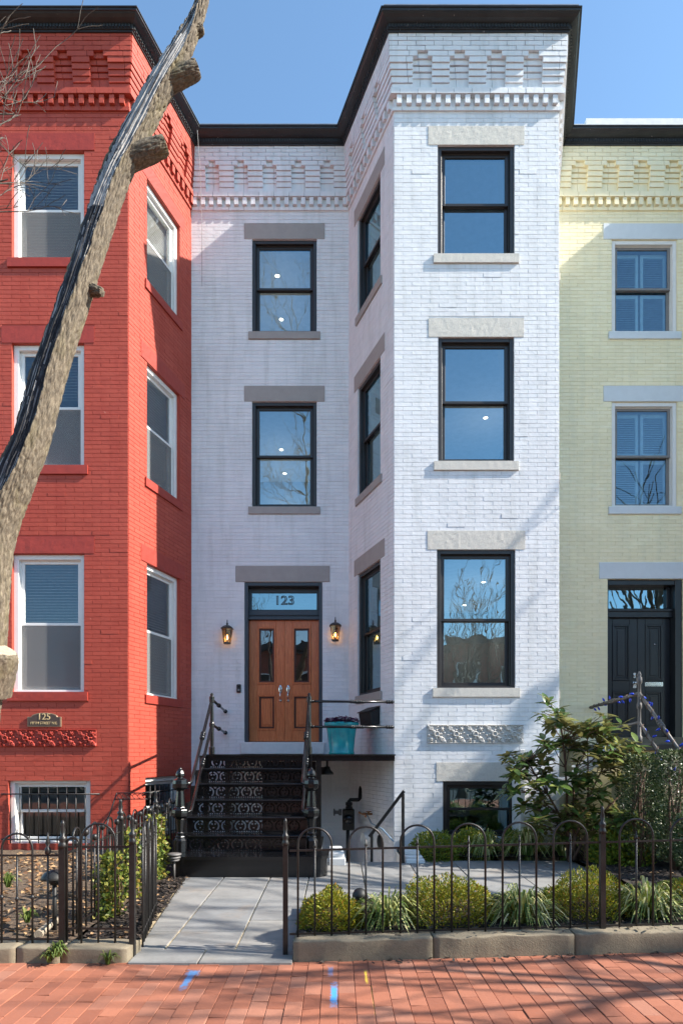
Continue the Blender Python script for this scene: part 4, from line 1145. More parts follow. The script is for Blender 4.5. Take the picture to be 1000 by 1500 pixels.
# ================================================================== FENCES
RAD = .0078
def fence_thing(A, B, zf, label, items, rail_hi, rail_lo, name='iron_fence', ext=0.0, cat='fence', group='iron front garden fences'):
    """items: (kind, distance, z_bottom, z_top)"""
    A = Vector((*A, 0)); B = Vector((*B, 0)); d = (B-A).normalized(); L = (B-A).length
    t = thing(name, (A.x, A.y, zf(A.x)), label, cat, group)
    def P(s, z): q = A + d*s; return Vector((q.x, q.y, zf(q.x)+z))
    for zr in (rail_hi, rail_lo):
        m = MB(); m.beam(P(-ext, zr), P(L+ext, zr), .010, .015); m.build('rail', M['fence'], t)
    cache = {}
    def place(kind, key, s, maker):
        if key in cache: o = cache[key].copy(); COL.objects.link(o)
        else:
            mb = MB(); maker(mb); o = mb.build(kind, M['fence'], None); cache[key] = o
        o.parent = t; o.matrix_parent_inverse = world_of(t).inverted(); o.location = P(s, 0); o.rotation_euler = (0, 0, math.atan2(d.y, d.x)); return o
    for it in items:
        k, s = it[0], it[1]
        if k == 'picket':
            lo, hi, tip = it[2], it[3], it[4]
            def mk(mb):
                mb.tube([(0,0,lo),(0,0,hi)], RAD, 7)
                if tip == 'point': mb.lathe((0,0,hi), [(RAD,0),(.014,.008),(RAD,.02),(.003,.06)], 7, 0)
                if tip == 'ball': mb.lathe((0,0,hi+.02), [(.008,-.03),(.020,-.02),(.026,0),(.020,.02),(.004,.027)], 10, 0)
                if tip == 'knot': mb.lathe((0,0,lo+(hi-lo)*.52), [(RAD,-.02),(.017,0),(RAD,.02)], 8, 0)
                if tip == 'spear': mb.lathe((0,0,hi), [(RAD,0),(.022,.01),(.022,.05),(.010,.06),(.020,.09),(.008,.13),(.004,.17)], 8, 0)
            place('picket', ('p', lo, hi, tip), s, mk)
        elif k == 'hoop':
            lo, hi, hw, knot = it[2], it[3], it[4], it[5]
            def mk(mb):
                pts = [(-hw,0,lo), (-hw,0,hi-hw)] + [(-hw*math.cos(R(a)), 0, hi-hw+hw*math.sin(R(a))) for a in range(15, 180, 15)] + [(hw,0,hi-hw),(hw,0,lo)]
                mb.tube(pts, RAD*1.06, 7)
                if knot:
                    for x in (-hw, hw): mb.lathe((x,0,lo+.36), [(RAD,-.02),(.018,0),(RAD,.02)], 8, 0)
            place('hoop', ('h', lo, hi, hw, knot), s, mk)
        elif k == 'post':
            lo, hi, r = it[2], it[3], it[4]
            def mk(mb):
                mb.box(-r, r, -r, r, lo, hi)
                mb.lathe((0,0,hi), [(r*1.25,-.01),(r*1.5,.012),(r*1.2,.028),(r*1.0,.04),(r*1.45,.06),(r*1.2,.075),(r*.65,.085),(r*.9,.12),(r*.55,.16),(r*.75,.175),(r*.3,.20)], 10, 0)
            o = place('post', ('o', lo, hi, r), s, mk)
    return t
yF = 4.65
zR = lambda x: .0275*(x+.32)
xA = PX(424, yF); A = (xA, yF); items = []
def sx(px): return PX(px, yF) - xA
cs = [461, 535.7, 611, 686, 760.5, 835] + [931.5 + 75.2*k for k in range(0, 7)]
for c in cs:
    items += [('hoop', sx(c), .06, .895, .1275, False), ('picket', sx(c), .06, .745, 'point')]
items += [('post', sx(882), -.02, .80, .019), ('post', sx(418), -.145, .775, .018), ('post', sx(1345), .0, .80, .019)]
fence_thing((xA, yF), (PX(1400, yF), yF), zR, 'black iron hoop topped fence along the right front garden', items, .727, .095)
m = None
# left: older fence in front of the red house
yL = 4.62; xL = PX(-470, yL)
def sl_(px): return PX(px, yL) - xL
items = []
for c in [25 - 92*k for k in range(0, 6)]:
    items += [('hoop', sl_(c), -.0+.02, .86, .116, True), ('picket', sl_(c), .02, .69, 'knot'), ('picket', sl_(c+45), .02, .70, 'spear')]
items += [('post', sl_(92), -.02, .76, .023)]
fence_thing((xL, yL), (PX(92, yL), yL), lambda x: 0.0, 'rusty black iron fence with hoops and knots before the red house garden', items, .695, .065)
xS = PX(92, yL)
items = [('hoop', PX(107, yL)-xS, .06, .83, .045, False), ('hoop', PX(144, yL)-xS, -.02, .935, .127, False), ('picket', PX(144, yL)-xS, -.02, .925, ''), ('post', PX(194, yL)-xS, -.085, .79, .020)]
fence_thing((xS, yL), (PX(194, yL), yL), lambda x: 0.0, 'short black iron fence panel with a single tall hoop, left of the open gate', items, .76, .145)
# fence between the two gardens, running back to the houses
L_ = 4.1; items = []; s = .16; k = 0
while s < L_ - .1:
    if k % 2 == 0: items += [('hoop', s+.07, .03, .87, .075, False), ('picket', s+.07, .03, .725, 'ball')]; s += .27
    else: items += [('picket', s, .03, .79, 'ball')]; s += .13
    k += 1
items += [('post', 1.35, 0, .82, .024), ('post', 2.7, 0, .82, .024), ('post', L_, 0, .82, .024)]
fence_thing((xS-.0, yL+.04), (xS-.17, yL+.04+L_), lambda x: 0.0, 'iron fence with ball finials dividing the two front gardens', items, .70, .10)
# open gate
gx0, gy0 = PX(207, yL+.03), yL+.05
items = [('picket', .03, -.02, .90, ''), ('picket', .97, -.02, .86, '')]
for c in (.20, .50, .80): items += [('hoop', c, -.0, .92, .095, False), ('picket', c, 0, .76, 'point')]
fence_thing((gx0, gy0), (gx0-.185, gy0+1.0), lambda x: 0.0, 'narrow black iron garden gate standing open beside the path', items, .74, .10, name='garden_gate', cat='gate', group=None)
# small railing by the red house's basement stair
t = thing('stair_railing', (PX(196, 8.9), 8.9, 0), 'low iron railing with a scrolled top band before the red wall', 'railing')
m = MB(); D = 8.9; a, b = P3(171,1162,D), P3(224,1162,D); c, d = P3(169,1171,D), P3(221,1171,D)
m.tube([a, b], .009, 6); m.tube([c, d], .008, 6); m.build('rail', M['fence'], t)
m = MB()
for k in range(7):
    p = a + (b-a)*(k+.5)/7 - Vector((0,0,.045)); m.tube([p+Vector((.032*math.cos(q*.6), 0, .032*math.sin(q*.6))) for q in range(9)], .005, 5)
m.build('scrollwork', M['fence'], t)
m = MB(); m.tube([a, P3(160,1195,D), P3(148,1212,D), P3(140,1255,D)], .010, 6); m.tube([b, P3(230,1160,D), P3(232,1250,D)], .010, 6); m.build('leg', M['fence'], t)

# ================================================================== GARDEN LAMPS
def mush(px, py, D, zb, label, r=.10, mat='black', h=None, tiers=False):
    x = PX(px, D); z = PZ(py, D)
    t = thing('path_light', (x, D, zb), label, 'garden lamp', 'garden path lamps')
    m = MB()
    if tiers:
        for k, (rr, hz) in enumerate(((.085,.0),(.075,-.035),(.062,-.065))): m.lathe((x,D,z+hz), [(rr*.9,-.012),(rr,-.004),(rr,.008),(rr*.6,.018),(.02,.022)], 16, 0)
    else: m.lathe((x,D,z), [(r*.98,-.03),(r,-.022),(r*.93,.0),(r*.7,.028),(r*.35,.044),(.001,.05)], 18, 0)
    m.build('lamp_head', M[mat], t)
    m = MB(); m.tube([(x,D,zb-.02),(x,D,z-.02)], .018 if not tiers else .014, 8); m.lathe((x,D,z-.075), [(.03,0),(.045,.02),(.045,.05)], 12, 0); m.build('stem', M[mat], t)
mush(80, 1283, 5.05, -.03, 'black mushroom garden lamp on a tall stem behind the left fence', .105)
mush(487, 1303, 5.75, .05, 'black dome garden lamp behind the first golden shrub', .085)
mush(527, 1309, 5.55, .05, 'black dome garden lamp between the golden shrub and the striped grass', .07)
mush(638, 1238, 8.5, .04, 'black dome garden lamp in the bed below the bay', .07)
mush(255, 1252, 7.1, .0, 'grey tiered garden lamp by the left foot of the stairs', mat='rust', tiers=True)
# things lying about in the red house's garden
m = MB(); a, b = P3(56, 1370, 4.80), P3(92, 1345, 5.35); m.tube([a, a+(b-a)*.5+Vector((0,0,.02)), b], [.035,.03,.028], 9); tag(m.build('log', M['endgrain']), 'short cut branch lying on the soil behind the left fence', 'log')

# ================================================================== YELLOW HOUSE STOOP
t = thing('masonry_stoop', (4.9, 9.5, 0), 'grey masonry front steps with dark landing before the black door', 'staircase')
ZL = E+.15; sx0, sx1 = 3.98, 6.3
m = MB(); m.box(sx0, sx1, 9.0, DR-.02, ZL-.10, ZL); m.build('landing', M['blackdoor'], t, bevel=.008)
m = MB(); m.box(sx0+.05, sx1-.05, 9.06, DR-.03, -.1, ZL-.10); m.build('stoop_base', M['yellow_plain'], t)
m = MB()
for k in range(1, 9):
    z = ZL - k*.19
    if z > .05: m.box(4.3, 6.1, 9.0-.27*k, 9.0-.27*(k-1)-.002, -.1, z)
m.build('step', M['concrete'], t, bevel=.008)
def rail2(pts, r, col=True):
    m = MB(); m.tube(pts, r, 10)
    for a, b in zip(pts, pts[1:]): bulb(m, Vector(a)+(Vector(b)-Vector(a))*.5, Vector(b)-Vector(a), r*1.6, 3, .05)
    m.build('handrail', M['rust'], t)
nx_, ny_ = PX(936, 8.9), 8.9
top = Vector((nx_, ny_, PZ(1016, 8.9)))
wl = Vector((PX(866, DR-.05), DR-.02, PZ(1036, DR-.05)))
rail2([top, wl], .024); rail2([top+Vector((0,0,-.42)), wl+Vector((.2,0,-.42))], .020)
low = Vector((PX(1003, 7.85), 7.85, PZ(1112, 7.85)))
rail2([top, low], .024); rail2([top+Vector((0,0,-.42)), low+Vector((0,0,-.42))], .020)
m = MB(); m.lathe((nx_, ny_, ZL), [(.04,0),(.04,.1),(.026,.12),(.022,.5),(.036,.52),(.036,.58),(.024,.60),(.022,.86),(.038,.88),(.038,.96),(.02,.97),(.03,1.0),(.008,1.05)], 10, 0); m.build('newel_post', M['rust'], t)
m = MB(); m.lathe((low.x, low.y, 0), [(.05,0),(.05,.2),(.03,.25),(.025,1.3),(.045,1.34),(.04,1.42),(.004,1.5)], 10, 0); m.build('newel_post', M['rust'], t)
sl2 = thing('string_lights', top, 'string of blue bulbs wound round the iron handrail of the yellow house', 'string lights')
m = MB(); m2 = MB()
for a, b, n in ((top, wl, 10), (top, low, 10), (top+Vector((0,0,-.42)), low+Vector((0,0,-.42)), 6)):
    d = (b-a); x = d.normalized().orthogonal().normalized(); y = d.normalized().cross(x)
    m.tube([a + d*k/60 + (x*math.cos(k*.9)+y*math.sin(k*.9))*.032 for k in range(61)], .006, 4)
    for k in range(n):
        q = R(rg.uniform(0, 360)); o = (x*math.cos(q)+y*math.sin(q)); c = a + d*((k+.5)/n) + o*.035
        m2 = MB(); m2.lathe(c, [(.008,0),(.017,.016),(.016,.040),(.004,.065)], 8, 0, axis=o); m2.build('bulb', M['bluebulb'], sl2)
m.build('wire', M['stem'], sl2)
# white painted side steps between the bay and the yellow stoop
t = thing('side_steps', (3.3, 8.95, 0), 'white painted side steps half hidden behind the magnolia', 'steps')
m = MB(); x = PX(763.5, 8.85); m.box(x-.035, x+.035, 8.80, 8.88, -.05, PZ(1098, 8.85)); m.build('post', M['whitecon'], t, bevel=.006)
m = MB(); m.box(x-.02, x+.02, 8.885, 9.265, -.05, PZ(1100, 8.85)); m.build('side_panel', M['whitecon'], t)
for k, dy in enumerate((0, .42)):
    m = MB(); m.beam(P3(770, 1200, 8.82+dy)+Vector((0,0,0)), P3(905, 1083, 8.82+dy), .04, .17); m.build('stringer', M['whitecon'], t, bevel=.005)
m = MB()
for k in range(6):
    p = P3(780+21*k, 1196-18.2*k, 8.84); m.box(p.x-.12, p.x+.13, 8.845, 9.22, p.z-.015, p.z+.015)
m.build('tread', M['whitecon'], t)
# low wire fence behind the magnolia
items = [('picket', .10*k, .0, .70, 'point') for k in range(0, 12)]
fence_thing((3.35, 8.3), (4.6, 8.3), lambda x: .03, 'low iron picket fence in front of the yellow house base', items, .60, .10, group='iron front garden fences')
# ================================================================== LEANING TREE
rp = random.Random(5)
def smooth_path(pts, n):
    """Catmull-Rom through (vector, radius)"""
    out = []
    for k in range(n+1):
        t = k/n*(len(pts)-1); i = min(int(t), len(pts)-2); f = t-i
        q = [pts[clamp(i+j, 0, len(pts)-1)] for j in (-1, 0, 1, 2)]
        def cr(a, b, c, d): return .5*((2*b) + (c-a)*f + (2*a-5*b+4*c-d)*f*f + (3*b-a-3*c+d)*f*f*f)
        out.append((cr(*[v[0] for v in q]), cr(*[v[1] for v in q])))
    return out
def bark_tube(mb, path, n, amp, scar=None, seed=0, tile=1.0):
    rings = []; L = 0; prev = None; x = None
    for k, (p, r) in enumerate(path):
        d = (path[min(k+1, len(path)-1)][0] - path[max(k-1, 0)][0]).normalized()
        if prev is not None: L += (p-prev).length
        prev = p
        x0 = Vector((1,0,0)); x = (x0 - d*x0.dot(d)).normalized(); y = d.cross(x)
        row = []
        for j in range(n):
            a = 2*math.pi*j/n; ca, sa = math.cos(a), math.sin(a)
            w = noise.fractal(Vector((ca*1.3+seed, sa*1.3, L*.9)), 1, 2, 2)*.35
            q = Vector((ca*r*82/tile + w*1.5, sa*r*82/tile, L*16/tile + seed))
            ds = noise.voronoi(q)[0]; f = min(1.0, (ds[1]-ds[0])*2.6)
            h = (f*(2-f) - .6)*amp + (noise.noise(q*2.3))*amp*.35 + noise.fractal(Vector((ca*1.6, sa*1.6, L*1.1+seed)), 1, 2, 2)*r*.07
            mi = 0
            if scar: 
                dh, mi = scar(k/(len(path)-1), a, L, h, r)
                h = dh
            row.append((mb.vert(p + (x*ca + y*sa)*(r+h)), mi))
        rings.append(row)
    for a, b in zip(rings, rings[1:]):
        for j in range(n):
            mb.face((a[j][0], a[(j+1)%n][0], b[(j+1)%n][0], b[j][0]), a[j][1], True)
    return rings
TD = 3.0
tp = [(-75,1620,50),(-66,1500,44),(-56,1330,40),(-46,1220,38),(-40,1110,37),(-29,1010,37),(-22,930,37),(-18,860,37),(-8,780,37),(22,700,34.5),(46,640,32.5),(74,540,31),(105,450,29),(132,365,27.5),(165,270,26),(190,215,26),(218,160,24.5),(238,122,24),(262,80,21),(283,38,15),(296,0,12),(306,-50,11),(322,-130,10)]
up = [(318,-330,9.5),(290,-560,9),(240,-850,8.5),(210,-1150,8),(225,-1450,7),(190,-1800,6),(160,-2200,4),(150,-2500,2)]
NT_ = len(tp)
tp = [(P3(x, y, TD + .2*clamp((700-y)/800, 0, 1)), r*.76*TD/F) for x, y, r in tp]
UPL = [(P3(x, y, TD+.2), r*.8*TD/F) for x, y, r in up]
TREE = thing('leaning_tree', (tp[0][0].x, TD, -.08), 'leaning bare tree trunk with a dark hollow and sawn stubs before the red house', 'tree')
def scar(t, a, L, h, r):
    # a = 0 is +x, 270 degrees faces the street; the hollow runs up the left front side
    k = t*(NT_-1)                                  # control point index
    ac = R(242); wd = .88
    if k < 9: wd *= clamp((k-7.3)/1.7, 0, 1)
    if k > 13: ac = R(242 + 16*min(1, (k-13)/2)); wd *= .95
    if k > 18: wd *= clamp((20.5-k)/2.5, 0, 1)
    if wd <= .05: return h, 0
    d = (a - ac + math.pi) % (2*math.pi) - math.pi
    wd += noise.noise(Vector((L*2.4, 3 if d > 0 else 9, 1)))*.22 + noise.noise(Vector((L*9, 5 if d > 0 else 2, 1)))*.10
    e = abs(d)/max(wd, .05)
    if e < 1:
        gr = noise.fractal(Vector((d*8, L*1.6, 2)), .9, 2, 4)
        st = noise.fractal(Vector((d*14, L*2.2, 6)), .9, 2, 3)
        if k < 13.5: return -r*.24*(1-e**4) + gr*r*.16, (2 if st > -.30 else 1)
        return -r*.20*(1-e**4) + gr*r*.14, (1 if st > -.30 else 2)
    if e < 1.25: return h + .006*(1-(e-1)/.25), 0
    return h, 0
mb = MB(); path = smooth_path(tp, 800)
bark_tube(mb, path, 190, .0075, scar)
mb.build('trunk', [M['bark'], M['deadwood'], M['cavity']], TREE)
mb = MB(); bark_tube(mb, smooth_path([tp[-2], tp[-1]] + UPL, 120), 20, .004); mb.build('upper_limb', M['bark'], TREE)
def stub(px, py, ex, ey, r0, r1, dy=-.06, cap=0, bulge=1.0):
    k = TD/F; a = P3(px, py, TD+.21*clamp((700-py)/800, 0, 1)); b = P3(ex, ey, TD+dy+.21*clamp((700-py)/800, 0, 1)); m = MB()
    pth = smooth_path([(a, r0*k), (a+(b-a)*.5, (r0+r1)/2*k*bulge), (a+(b-a)*.86, r1*k), (b, r1*.82*k)], 30)
    rg_ = bark_tube(m, pth, 90, .006, None, seed=px)
    last = [q[0] for q in rg_[-1]]; c_ = m.vert(sum((Vector(m.v[i]) for i in last), Vector())/len(last) + (b-a).normalized()*.004)
    for j in range(len(last)): m.face((last[j], last[(j+1)%len(last)], c_), cap)
    m.build('cut_stub', [M['bark'], M['endgrain']], TREE)
stub(-20, 1010, -2, 950, 33, 28, dy=-.06, cap=1)
stub(184, 236, 243, 211, 15, 13, dy=.0, bulge=1.04); stub(234, 126, 290, 100, 14, 12.5, dy=.0, bulge=1.04)
stub(132, 424, 150, 428, 9, 6, dy=-.02); stub(278, 46, 298, 42, 10, 7, dy=0); stub(96, 480, 84, 478, 7, 4, dy=-.05); stub(258, 84, 250, 73, 9, 5, dy=-.03)
# bare twigs of an off-frame limb reaching in from the left
def twig(mb, p, d, L, r, depth, rr, thin=.0022, spread=.7, segs=4, droop=0.0, n=5, kids_=(2,3)):
    pts = [p]; rad = [r]; q = p; dd = d
    for k in range(segs):
        dd = (dd + Vector((rr.uniform(-1,1), rr.uniform(-1,1), rr.uniform(-1,1)))*.16 + Vector((0,0,droop))).normalized()
        q = q + dd*L/segs; pts.append(q); rad.append(max(thin, r*(1-.62*(k+1)/segs)))
    mb.tube(pts, rad, n if r > .02 else 4, caps=False)
    if depth <= 0: return
    for k in range(rr.randint(*kids_)):
        i = rr.randint(1, segs); ax = Vector((rr.uniform(-1,1), rr.uniform(-1,1), rr.uniform(-.4,1))).normalized()
        nd = (dd*(1-spread*.5) + ax*spread).normalized()
        twig(mb, pts[i], nd, L*rr.uniform(.55,.8), max(thin, rad[i]*rr.uniform(.55,.75)), depth-1, rr, thin, spread, segs, droop, n, kids_)
m = MB(); r_ = random.Random(12)
lim = [P3(-10,760,TD), P3(-75,560,TD), P3(-120,330,TD+.1), P3(-120,120,TD+.1), P3(-90,-100,TD+.2)]
m.tube(lim, [.06,.05,.04,.03,.02], 8)
ru = random.Random(77)
for k in range(1, 8):
    for q in range(3):
        p = UPL[k][0]; v = Vector((ru.uniform(-1,1), ru.uniform(-.8,.8), ru.uniform(.3,1))).normalized()
        twig(m, p, v, ru.uniform(.9,1.5), .016, 4, ru, .003, .6, 4, .02, 5, (2,3))
for (sx_, sy_), (ex_, ey_) in (((-118,300),(20,168)), ((-120,190),(18,100)), ((-120,150),(16,125)), ((-120,330),(22,225))):
    a, b = P3(sx_, sy_, TD+.1), P3(ex_, ey_, TD+.1)
    twig(m, a, (b-a).normalized(), (b-a).length*.85, .011, 3, r_, .0016, .55, 5, .01, 4, (3,4))
m.build('limb', M['twig'], TREE)

# bare street trees up the block: their branches throw the streaks of shade on walls and pavement
def bare_tree(x, y, h, seed, label, depth=6, lean=(0,0), r=.16, up=(1.0, 2.2), limbs=8, L0=1.0, thin=.005):
    rr = random.Random(seed); t = thing('street_tree', (x, y, -.08), label, 'tree', 'bare street trees')
    m = MB(); top = Vector((x+lean[0], y+lean[1], h))
    m.tube([Vector((x,y,-.1)), Vector((x,y,.3)), Vector((x+lean[0]*.4,y+lean[1]*.4,h*.5)), top], [r*1.5,r,r*.85,r*.7], 10); m.build('trunk', M['twig'], t)
    m = MB()
    for k in range(limbs):
        a = 2*math.pi*k/limbs + rr.uniform(-.3,.3); d = Vector((math.cos(a), math.sin(a), rr.uniform(*up))).normalized()
        f = rr.uniform(.55, 1.0); p = Vector((x+lean[0]*f, y+lean[1]*f, h*f))
        twig(m, p, d, rr.uniform(.85,1.15)*L0, r*rr.uniform(.40,.6), depth-1, rr, thin, .5, 5, .04, 5, (2,3))
    m.build('crown', M['twig'], t)
bare_tree(7.2, 2.7, 3.0, 3, 'bare street tree up the block to the right', depth=3, lean=(-.2,.2), r=.12, L0=2.8, limbs=5, thin=.010)
bare_tree(9.2, 5.0, 5.4, 41, 'slim bare tree in the next garden to the right', depth=3, lean=(0,-.5), r=.12, L0=3.0, limbs=9, thin=.013)
bare_tree(9.6, 3.9, 4.2, 23, 'second bare street tree up the block to the right', depth=3, r=.15, L0=4.0, limbs=6, thin=.014)
bare_tree(13.2, 6.6, 7.2, 8, 'tall bare tree in a garden farther up the block', depth=3, r=.24, L0=4.2, limbs=7, thin=.022)
bare_tree(4.3, -2.6, 3.4, 4, 'bare street tree by the far kerb, right of the camera', r=.15, L0=2.3, up=(.3,1.3), limbs=9)
bare_tree(-5.2, -4.6, 5.0, 9, 'bare street tree across the road', r=.2, L0=2.5)

# ================================================================== SHRUBS AND GRASSES
def leaf4(mb, c, d, nrm, L, W, fold=.0):
    d = d.normalized(); s = d.cross(nrm)
    s = s.normalized() if s.length > 1e-4 else d.orthogonal().normalized()
    n2 = s.cross(d)
    i = [mb.vert(c), mb.vert(c + d*L*.45 + s*W*.5 + n2*fold), mb.vert(c + d*L), mb.vert(c + d*L*.45 - s*W*.5 + n2*fold)]
    mb.face((i[0], i[1], i[2])); mb.face((i[0], i[2], i[3]))
def rv(r): 
    while True:
        v = Vector((r.uniform(-1,1), r.uniform(-1,1), r.uniform(-1,1)))
        if .05 < v.length < 1: return v.normalized()
def mound(px, pyb, D, wpx, hpx, label, mat='gold', n=3600, zb=None, group='clipped golden shrubs', seed=1, ls=.030, name='golden_shrub'):
    r = random.Random(seed); s = F/D; cx = PX(px, D); z0 = PZ(pyb, D) if zb is None else zb
    a, h = wpx/2/s*1.28, hpx/s*.88; n = int(n*2.4); ls *= .72; t = thing(name, (cx, D, z0), label, 'shrub', group)
    m = MB()
    for k in range(26):
        d = rv(r); d.z = abs(d.z)*.8+.25; d.normalize()
        m.tube([(cx, D, z0), Vector((cx, D, z0)) + Vector((d.x*a*.5, d.y*a*.5, d.z*h*.45)), Vector((cx, D, z0)) + Vector((d.x*a*.9, d.y*a*.9, d.z*h*.85))], [.006,.004,.002], 4)
    m.build('twigs', M['stem'], t)
    m = MB()
    for k in range(n):
        d = rv(r); d.z = abs(d.z) if r.random() < .86 else d.z*.3
        bump = 1 + .20*noise.fractal(d*1.9 + Vector((seed, 0, 0)), 1, 2, 3)
        f = bump*(1 - .34*r.random()**1.8)
        c = Vector((cx + d.x*a*f, D + d.y*a*f*.95, z0 + .03 + max(d.z, -.05)*h*f))
        nd = (d + rv(r)*.9 + Vector((0,0,.35))).normalized()
        leaf4(m, c, nd, rv(r), ls*r.uniform(.55,1.6), ls*.55, .002)
    m.build('foliage', M[mat], t)
    return t
mound(487, 1366, 5.02, 76, 64, 'small golden green clipped shrub nearest the garden gate post', n=3000, seed=1)
mound(655, 1362, 5.18, 122, 80, 'wide golden green clipped shrub between two clumps of striped grass', n=5200, seed=2)
mound(857, 1358, 5.22, 112, 84, 'golden green clipped shrub right behind the middle fence post', n=5000, seed=3)
mound(1010, 1340, 5.55, 90, 50, 'golden green clipped shrub cut off by the right edge of the photo', n=2400, seed=4)
mound(636, 1262, 8.62, 58, 44, 'low yellow green shrub at the left end of the bed under the bay', 'goldg', 2000, seed=5, ls=.045)
mound(690, 1258, 8.8, 62, 42, 'low yellow green shrub beneath the basement window of the white bay', 'goldg', 2000, seed=6, ls=.045)
mound(762, 1250, 8.9, 50, 34, 'low yellow green shrub in the corner of the bed by the white bay', 'goldg', 1400, seed=16, ls=.045)
mound(905, 1266, 8.0, 60, 56, 'loose yellow green shrub in front of the low iron pickets', 'goldg', 1700, seed=7, ls=.07)
def grass_tuft(px, pyb, D, wpx, hpx, label, n=150, mat='liriope', seed=1, group='clumps of striped grass', w=.013, name='grass_clump', cat='grass'):
    r = random.Random(seed); s = F/D; cx = PX(px, D); z0 = PZ(pyb, D); m = MB(); a, h = wpx/2/s*1.3, hpx/s*1.22; n = int(n*1.6); w *= 1.45
    for k in range(n):
        th = r.uniform(0, 2*math.pi); out = a*r.uniform(.25,1.0); top = h*r.uniform(.65,1.1)*(1.05-.35*out/a)
        d = Vector((math.cos(th), math.sin(th)*.9, 0)); p0 = Vector((cx + d.x*a*.16*r.random(), D + d.y*a*.16*r.random(), z0))
        sd_ = Vector((-d.y, d.x, 0)); prev = None; ww = w*r.uniform(.7,1.2); drp = r.uniform(.6,1.5)
        for i in range(7):
            f = i/6
            z = top*(math.sin(min(f*1.9, math.pi*.56))/.99) - top*drp*max(0, f-.55)**1.3*1.8*(out/a)
            q = p0 + d*out*f**1.25 + Vector((0,0,max(z, .0))) + sd_*.02*f*math.sin(k)
            half = ww*(1-f**3)*.5 + .0006
            e = (m.vert(q - sd_*half), m.vert(q + sd_*half))
            if prev: m.face((prev[0], prev[1], e[1], e[0]))
            prev = e
    o = m.build(name, M[mat]); return tag(o, label, cat, group)
grass_tuft(567, 1374, 4.98, 112, 62, 'arching striped grass between the first two golden shrubs', 150, seed=1)
grass_tuft(765, 1372, 4.98, 118, 66, 'arching striped grass left of the middle fence post', 170, seed=2)
grass_tuft(948, 1364, 5.0, 118, 66, 'arching striped grass right of the middle fence post', 170, seed=3)
grass_tuft(1060, 1360, 5.0, 110, 62, 'arching striped grass beyond the right edge', 110, seed=4)
grass_tuft(712, 1266, 8.55, 66, 44, 'fine striped grass in the bed between the low shrubs under the bay', 110, seed=5, w=.017)
grass_tuft(772, 1262, 8.5, 70, 46, 'fine striped grass at the foot of the magnolia', 120, seed=6, w=.017)
grass_tuft(826, 1262, 8.5, 60, 40, 'fine striped grass at the right end of the bed by the paving', 100, seed=7, w=.017)
for k, (px, py, D, n, lb) in enumerate(((84, 1402, 4.47, 46, 'green weeds growing in the crack between two left edging stones'), (72, 1410, 4.46, 26, 'small weeds at the foot of the left edging stones'), (40, 1352, 5.0, 30, 'weedy grass behind the left fence'), (158, 1413, 4.47, 16, 'tiny weed at the pavement edge before the slanted edging stone'), (12, 1300, 6.0, 34, 'tall weeds in the red house garden behind the leaning tree'))):
    grass_tuft(px, py, D, 30, 20, lb, n, 'grass', 30+k, 'weeds', .010, name='weed', cat='weed')

# magnolia
def magnolia():
    r = random.Random(44); D = 8.15; base = P3(838, 1262, D); base.z = .05
    t = thing('magnolia', base, 'young magnolia with glossy dark leaves and thin brown stems beside the white bay', 'shrub')
    blobs = [(822,1045,28,28,10),(860,1092,68,34,24),(772,1098,36,20,9),(765,1140,42,22,13),(832,1160,48,34,16),(895,1140,44,36,14),(850,1205,46,24,12),(795,1190,38,20,9),(905,1095,42,22,10),(880,1060,30,20,6),(815,1075,32,24,7),(758,1120,22,12,4),(900,1185,36,24,7)]
    tips = []
    for cx, cy, rx, ry, n in blobs:
        for _ in range(n):
            a = r.uniform(0, 6.28); q = math.sqrt(r.random())
            tips.append(P3(cx+rx*q*math.cos(a), cy+ry*q*math.sin(a), D + r.uniform(-.42,.42)))
    stems = []; m = MB()
    for k, (px, py) in enumerate(((818,1050),(862,1080),(775,1115),(895,1110),(840,1130),(905,1165))):
        top = P3(px, py, D + r.uniform(-.25,.25)); b = base + Vector((r.uniform(-.12,.12), r.uniform(-.1,.1), 0))
        pts = [b + (top-b)*f + Vector((math.sin(f*3+k)*.04, math.cos(f*2.5+k)*.03, .10*math.sin(f*3.1))) for f in (0,.2,.4,.6,.8,1)]
        stems += [(p, .019*(1-.6*i/5)) for i, p in enumerate(pts)][1:]
        m.tube(pts, [.021,.019,.016,.013,.010,.007], 7)
    for tp_ in tips:
        best = min(stems, key=lambda s: (s[0]-tp_).length + max(0, s[0].z-tp_.z+.08)*3)
        p = best[0]; mid = p + (tp_-p)*.55 + Vector((0,0,-.03))
        m.tube([p, mid, tp_], [min(best[1]*.7,.010), .006, .004], 5)
    m.build('stems', M['stem'], t)
    m = MB()
    for tp_ in tips:
        ax = (Vector((tp_.x-base.x, tp_.y-base.y, 0))*.35 + Vector((0,0,1)) + rv(r)*.35).normalized()
        for k in range(r.randint(10, 14)):
            th = 2.4*k + r.uniform(-.3,.3); el = r.uniform(-.35, .75)
            x = ax.orthogonal().normalized(); y = ax.cross(x)
            d = ((x*math.cos(th)+y*math.sin(th))*math.cos(el) + ax*math.sin(el)).normalized()
            L = r.uniform(.13,.21); W = L*r.uniform(.38,.48)
            s = d.cross(ax).normalized(); n2 = s.cross(d)
            c = tp_ - ax*r.uniform(0,.10)
            rows = []
            for f, wf in ((0,.12),(.25,.8),(.55,1.0),(.82,.62),(1.0,.04)):
                q = c + d*L*f - n2*L*.16*f*f
                rows.append((m.vert(q - s*W*.5*wf + n2*W*.12*wf), m.vert(q), m.vert(q + s*W*.5*wf + n2*W*.12*wf)))
            for a, b in zip(rows, rows[1:]):
                m.face((a[0], a[1], b[1], b[0]), 0, True); m.face((a[1], a[2], b[2], b[1]), 0, True)
    m.build('foliage', M['magnolia'], t)
magnolia()
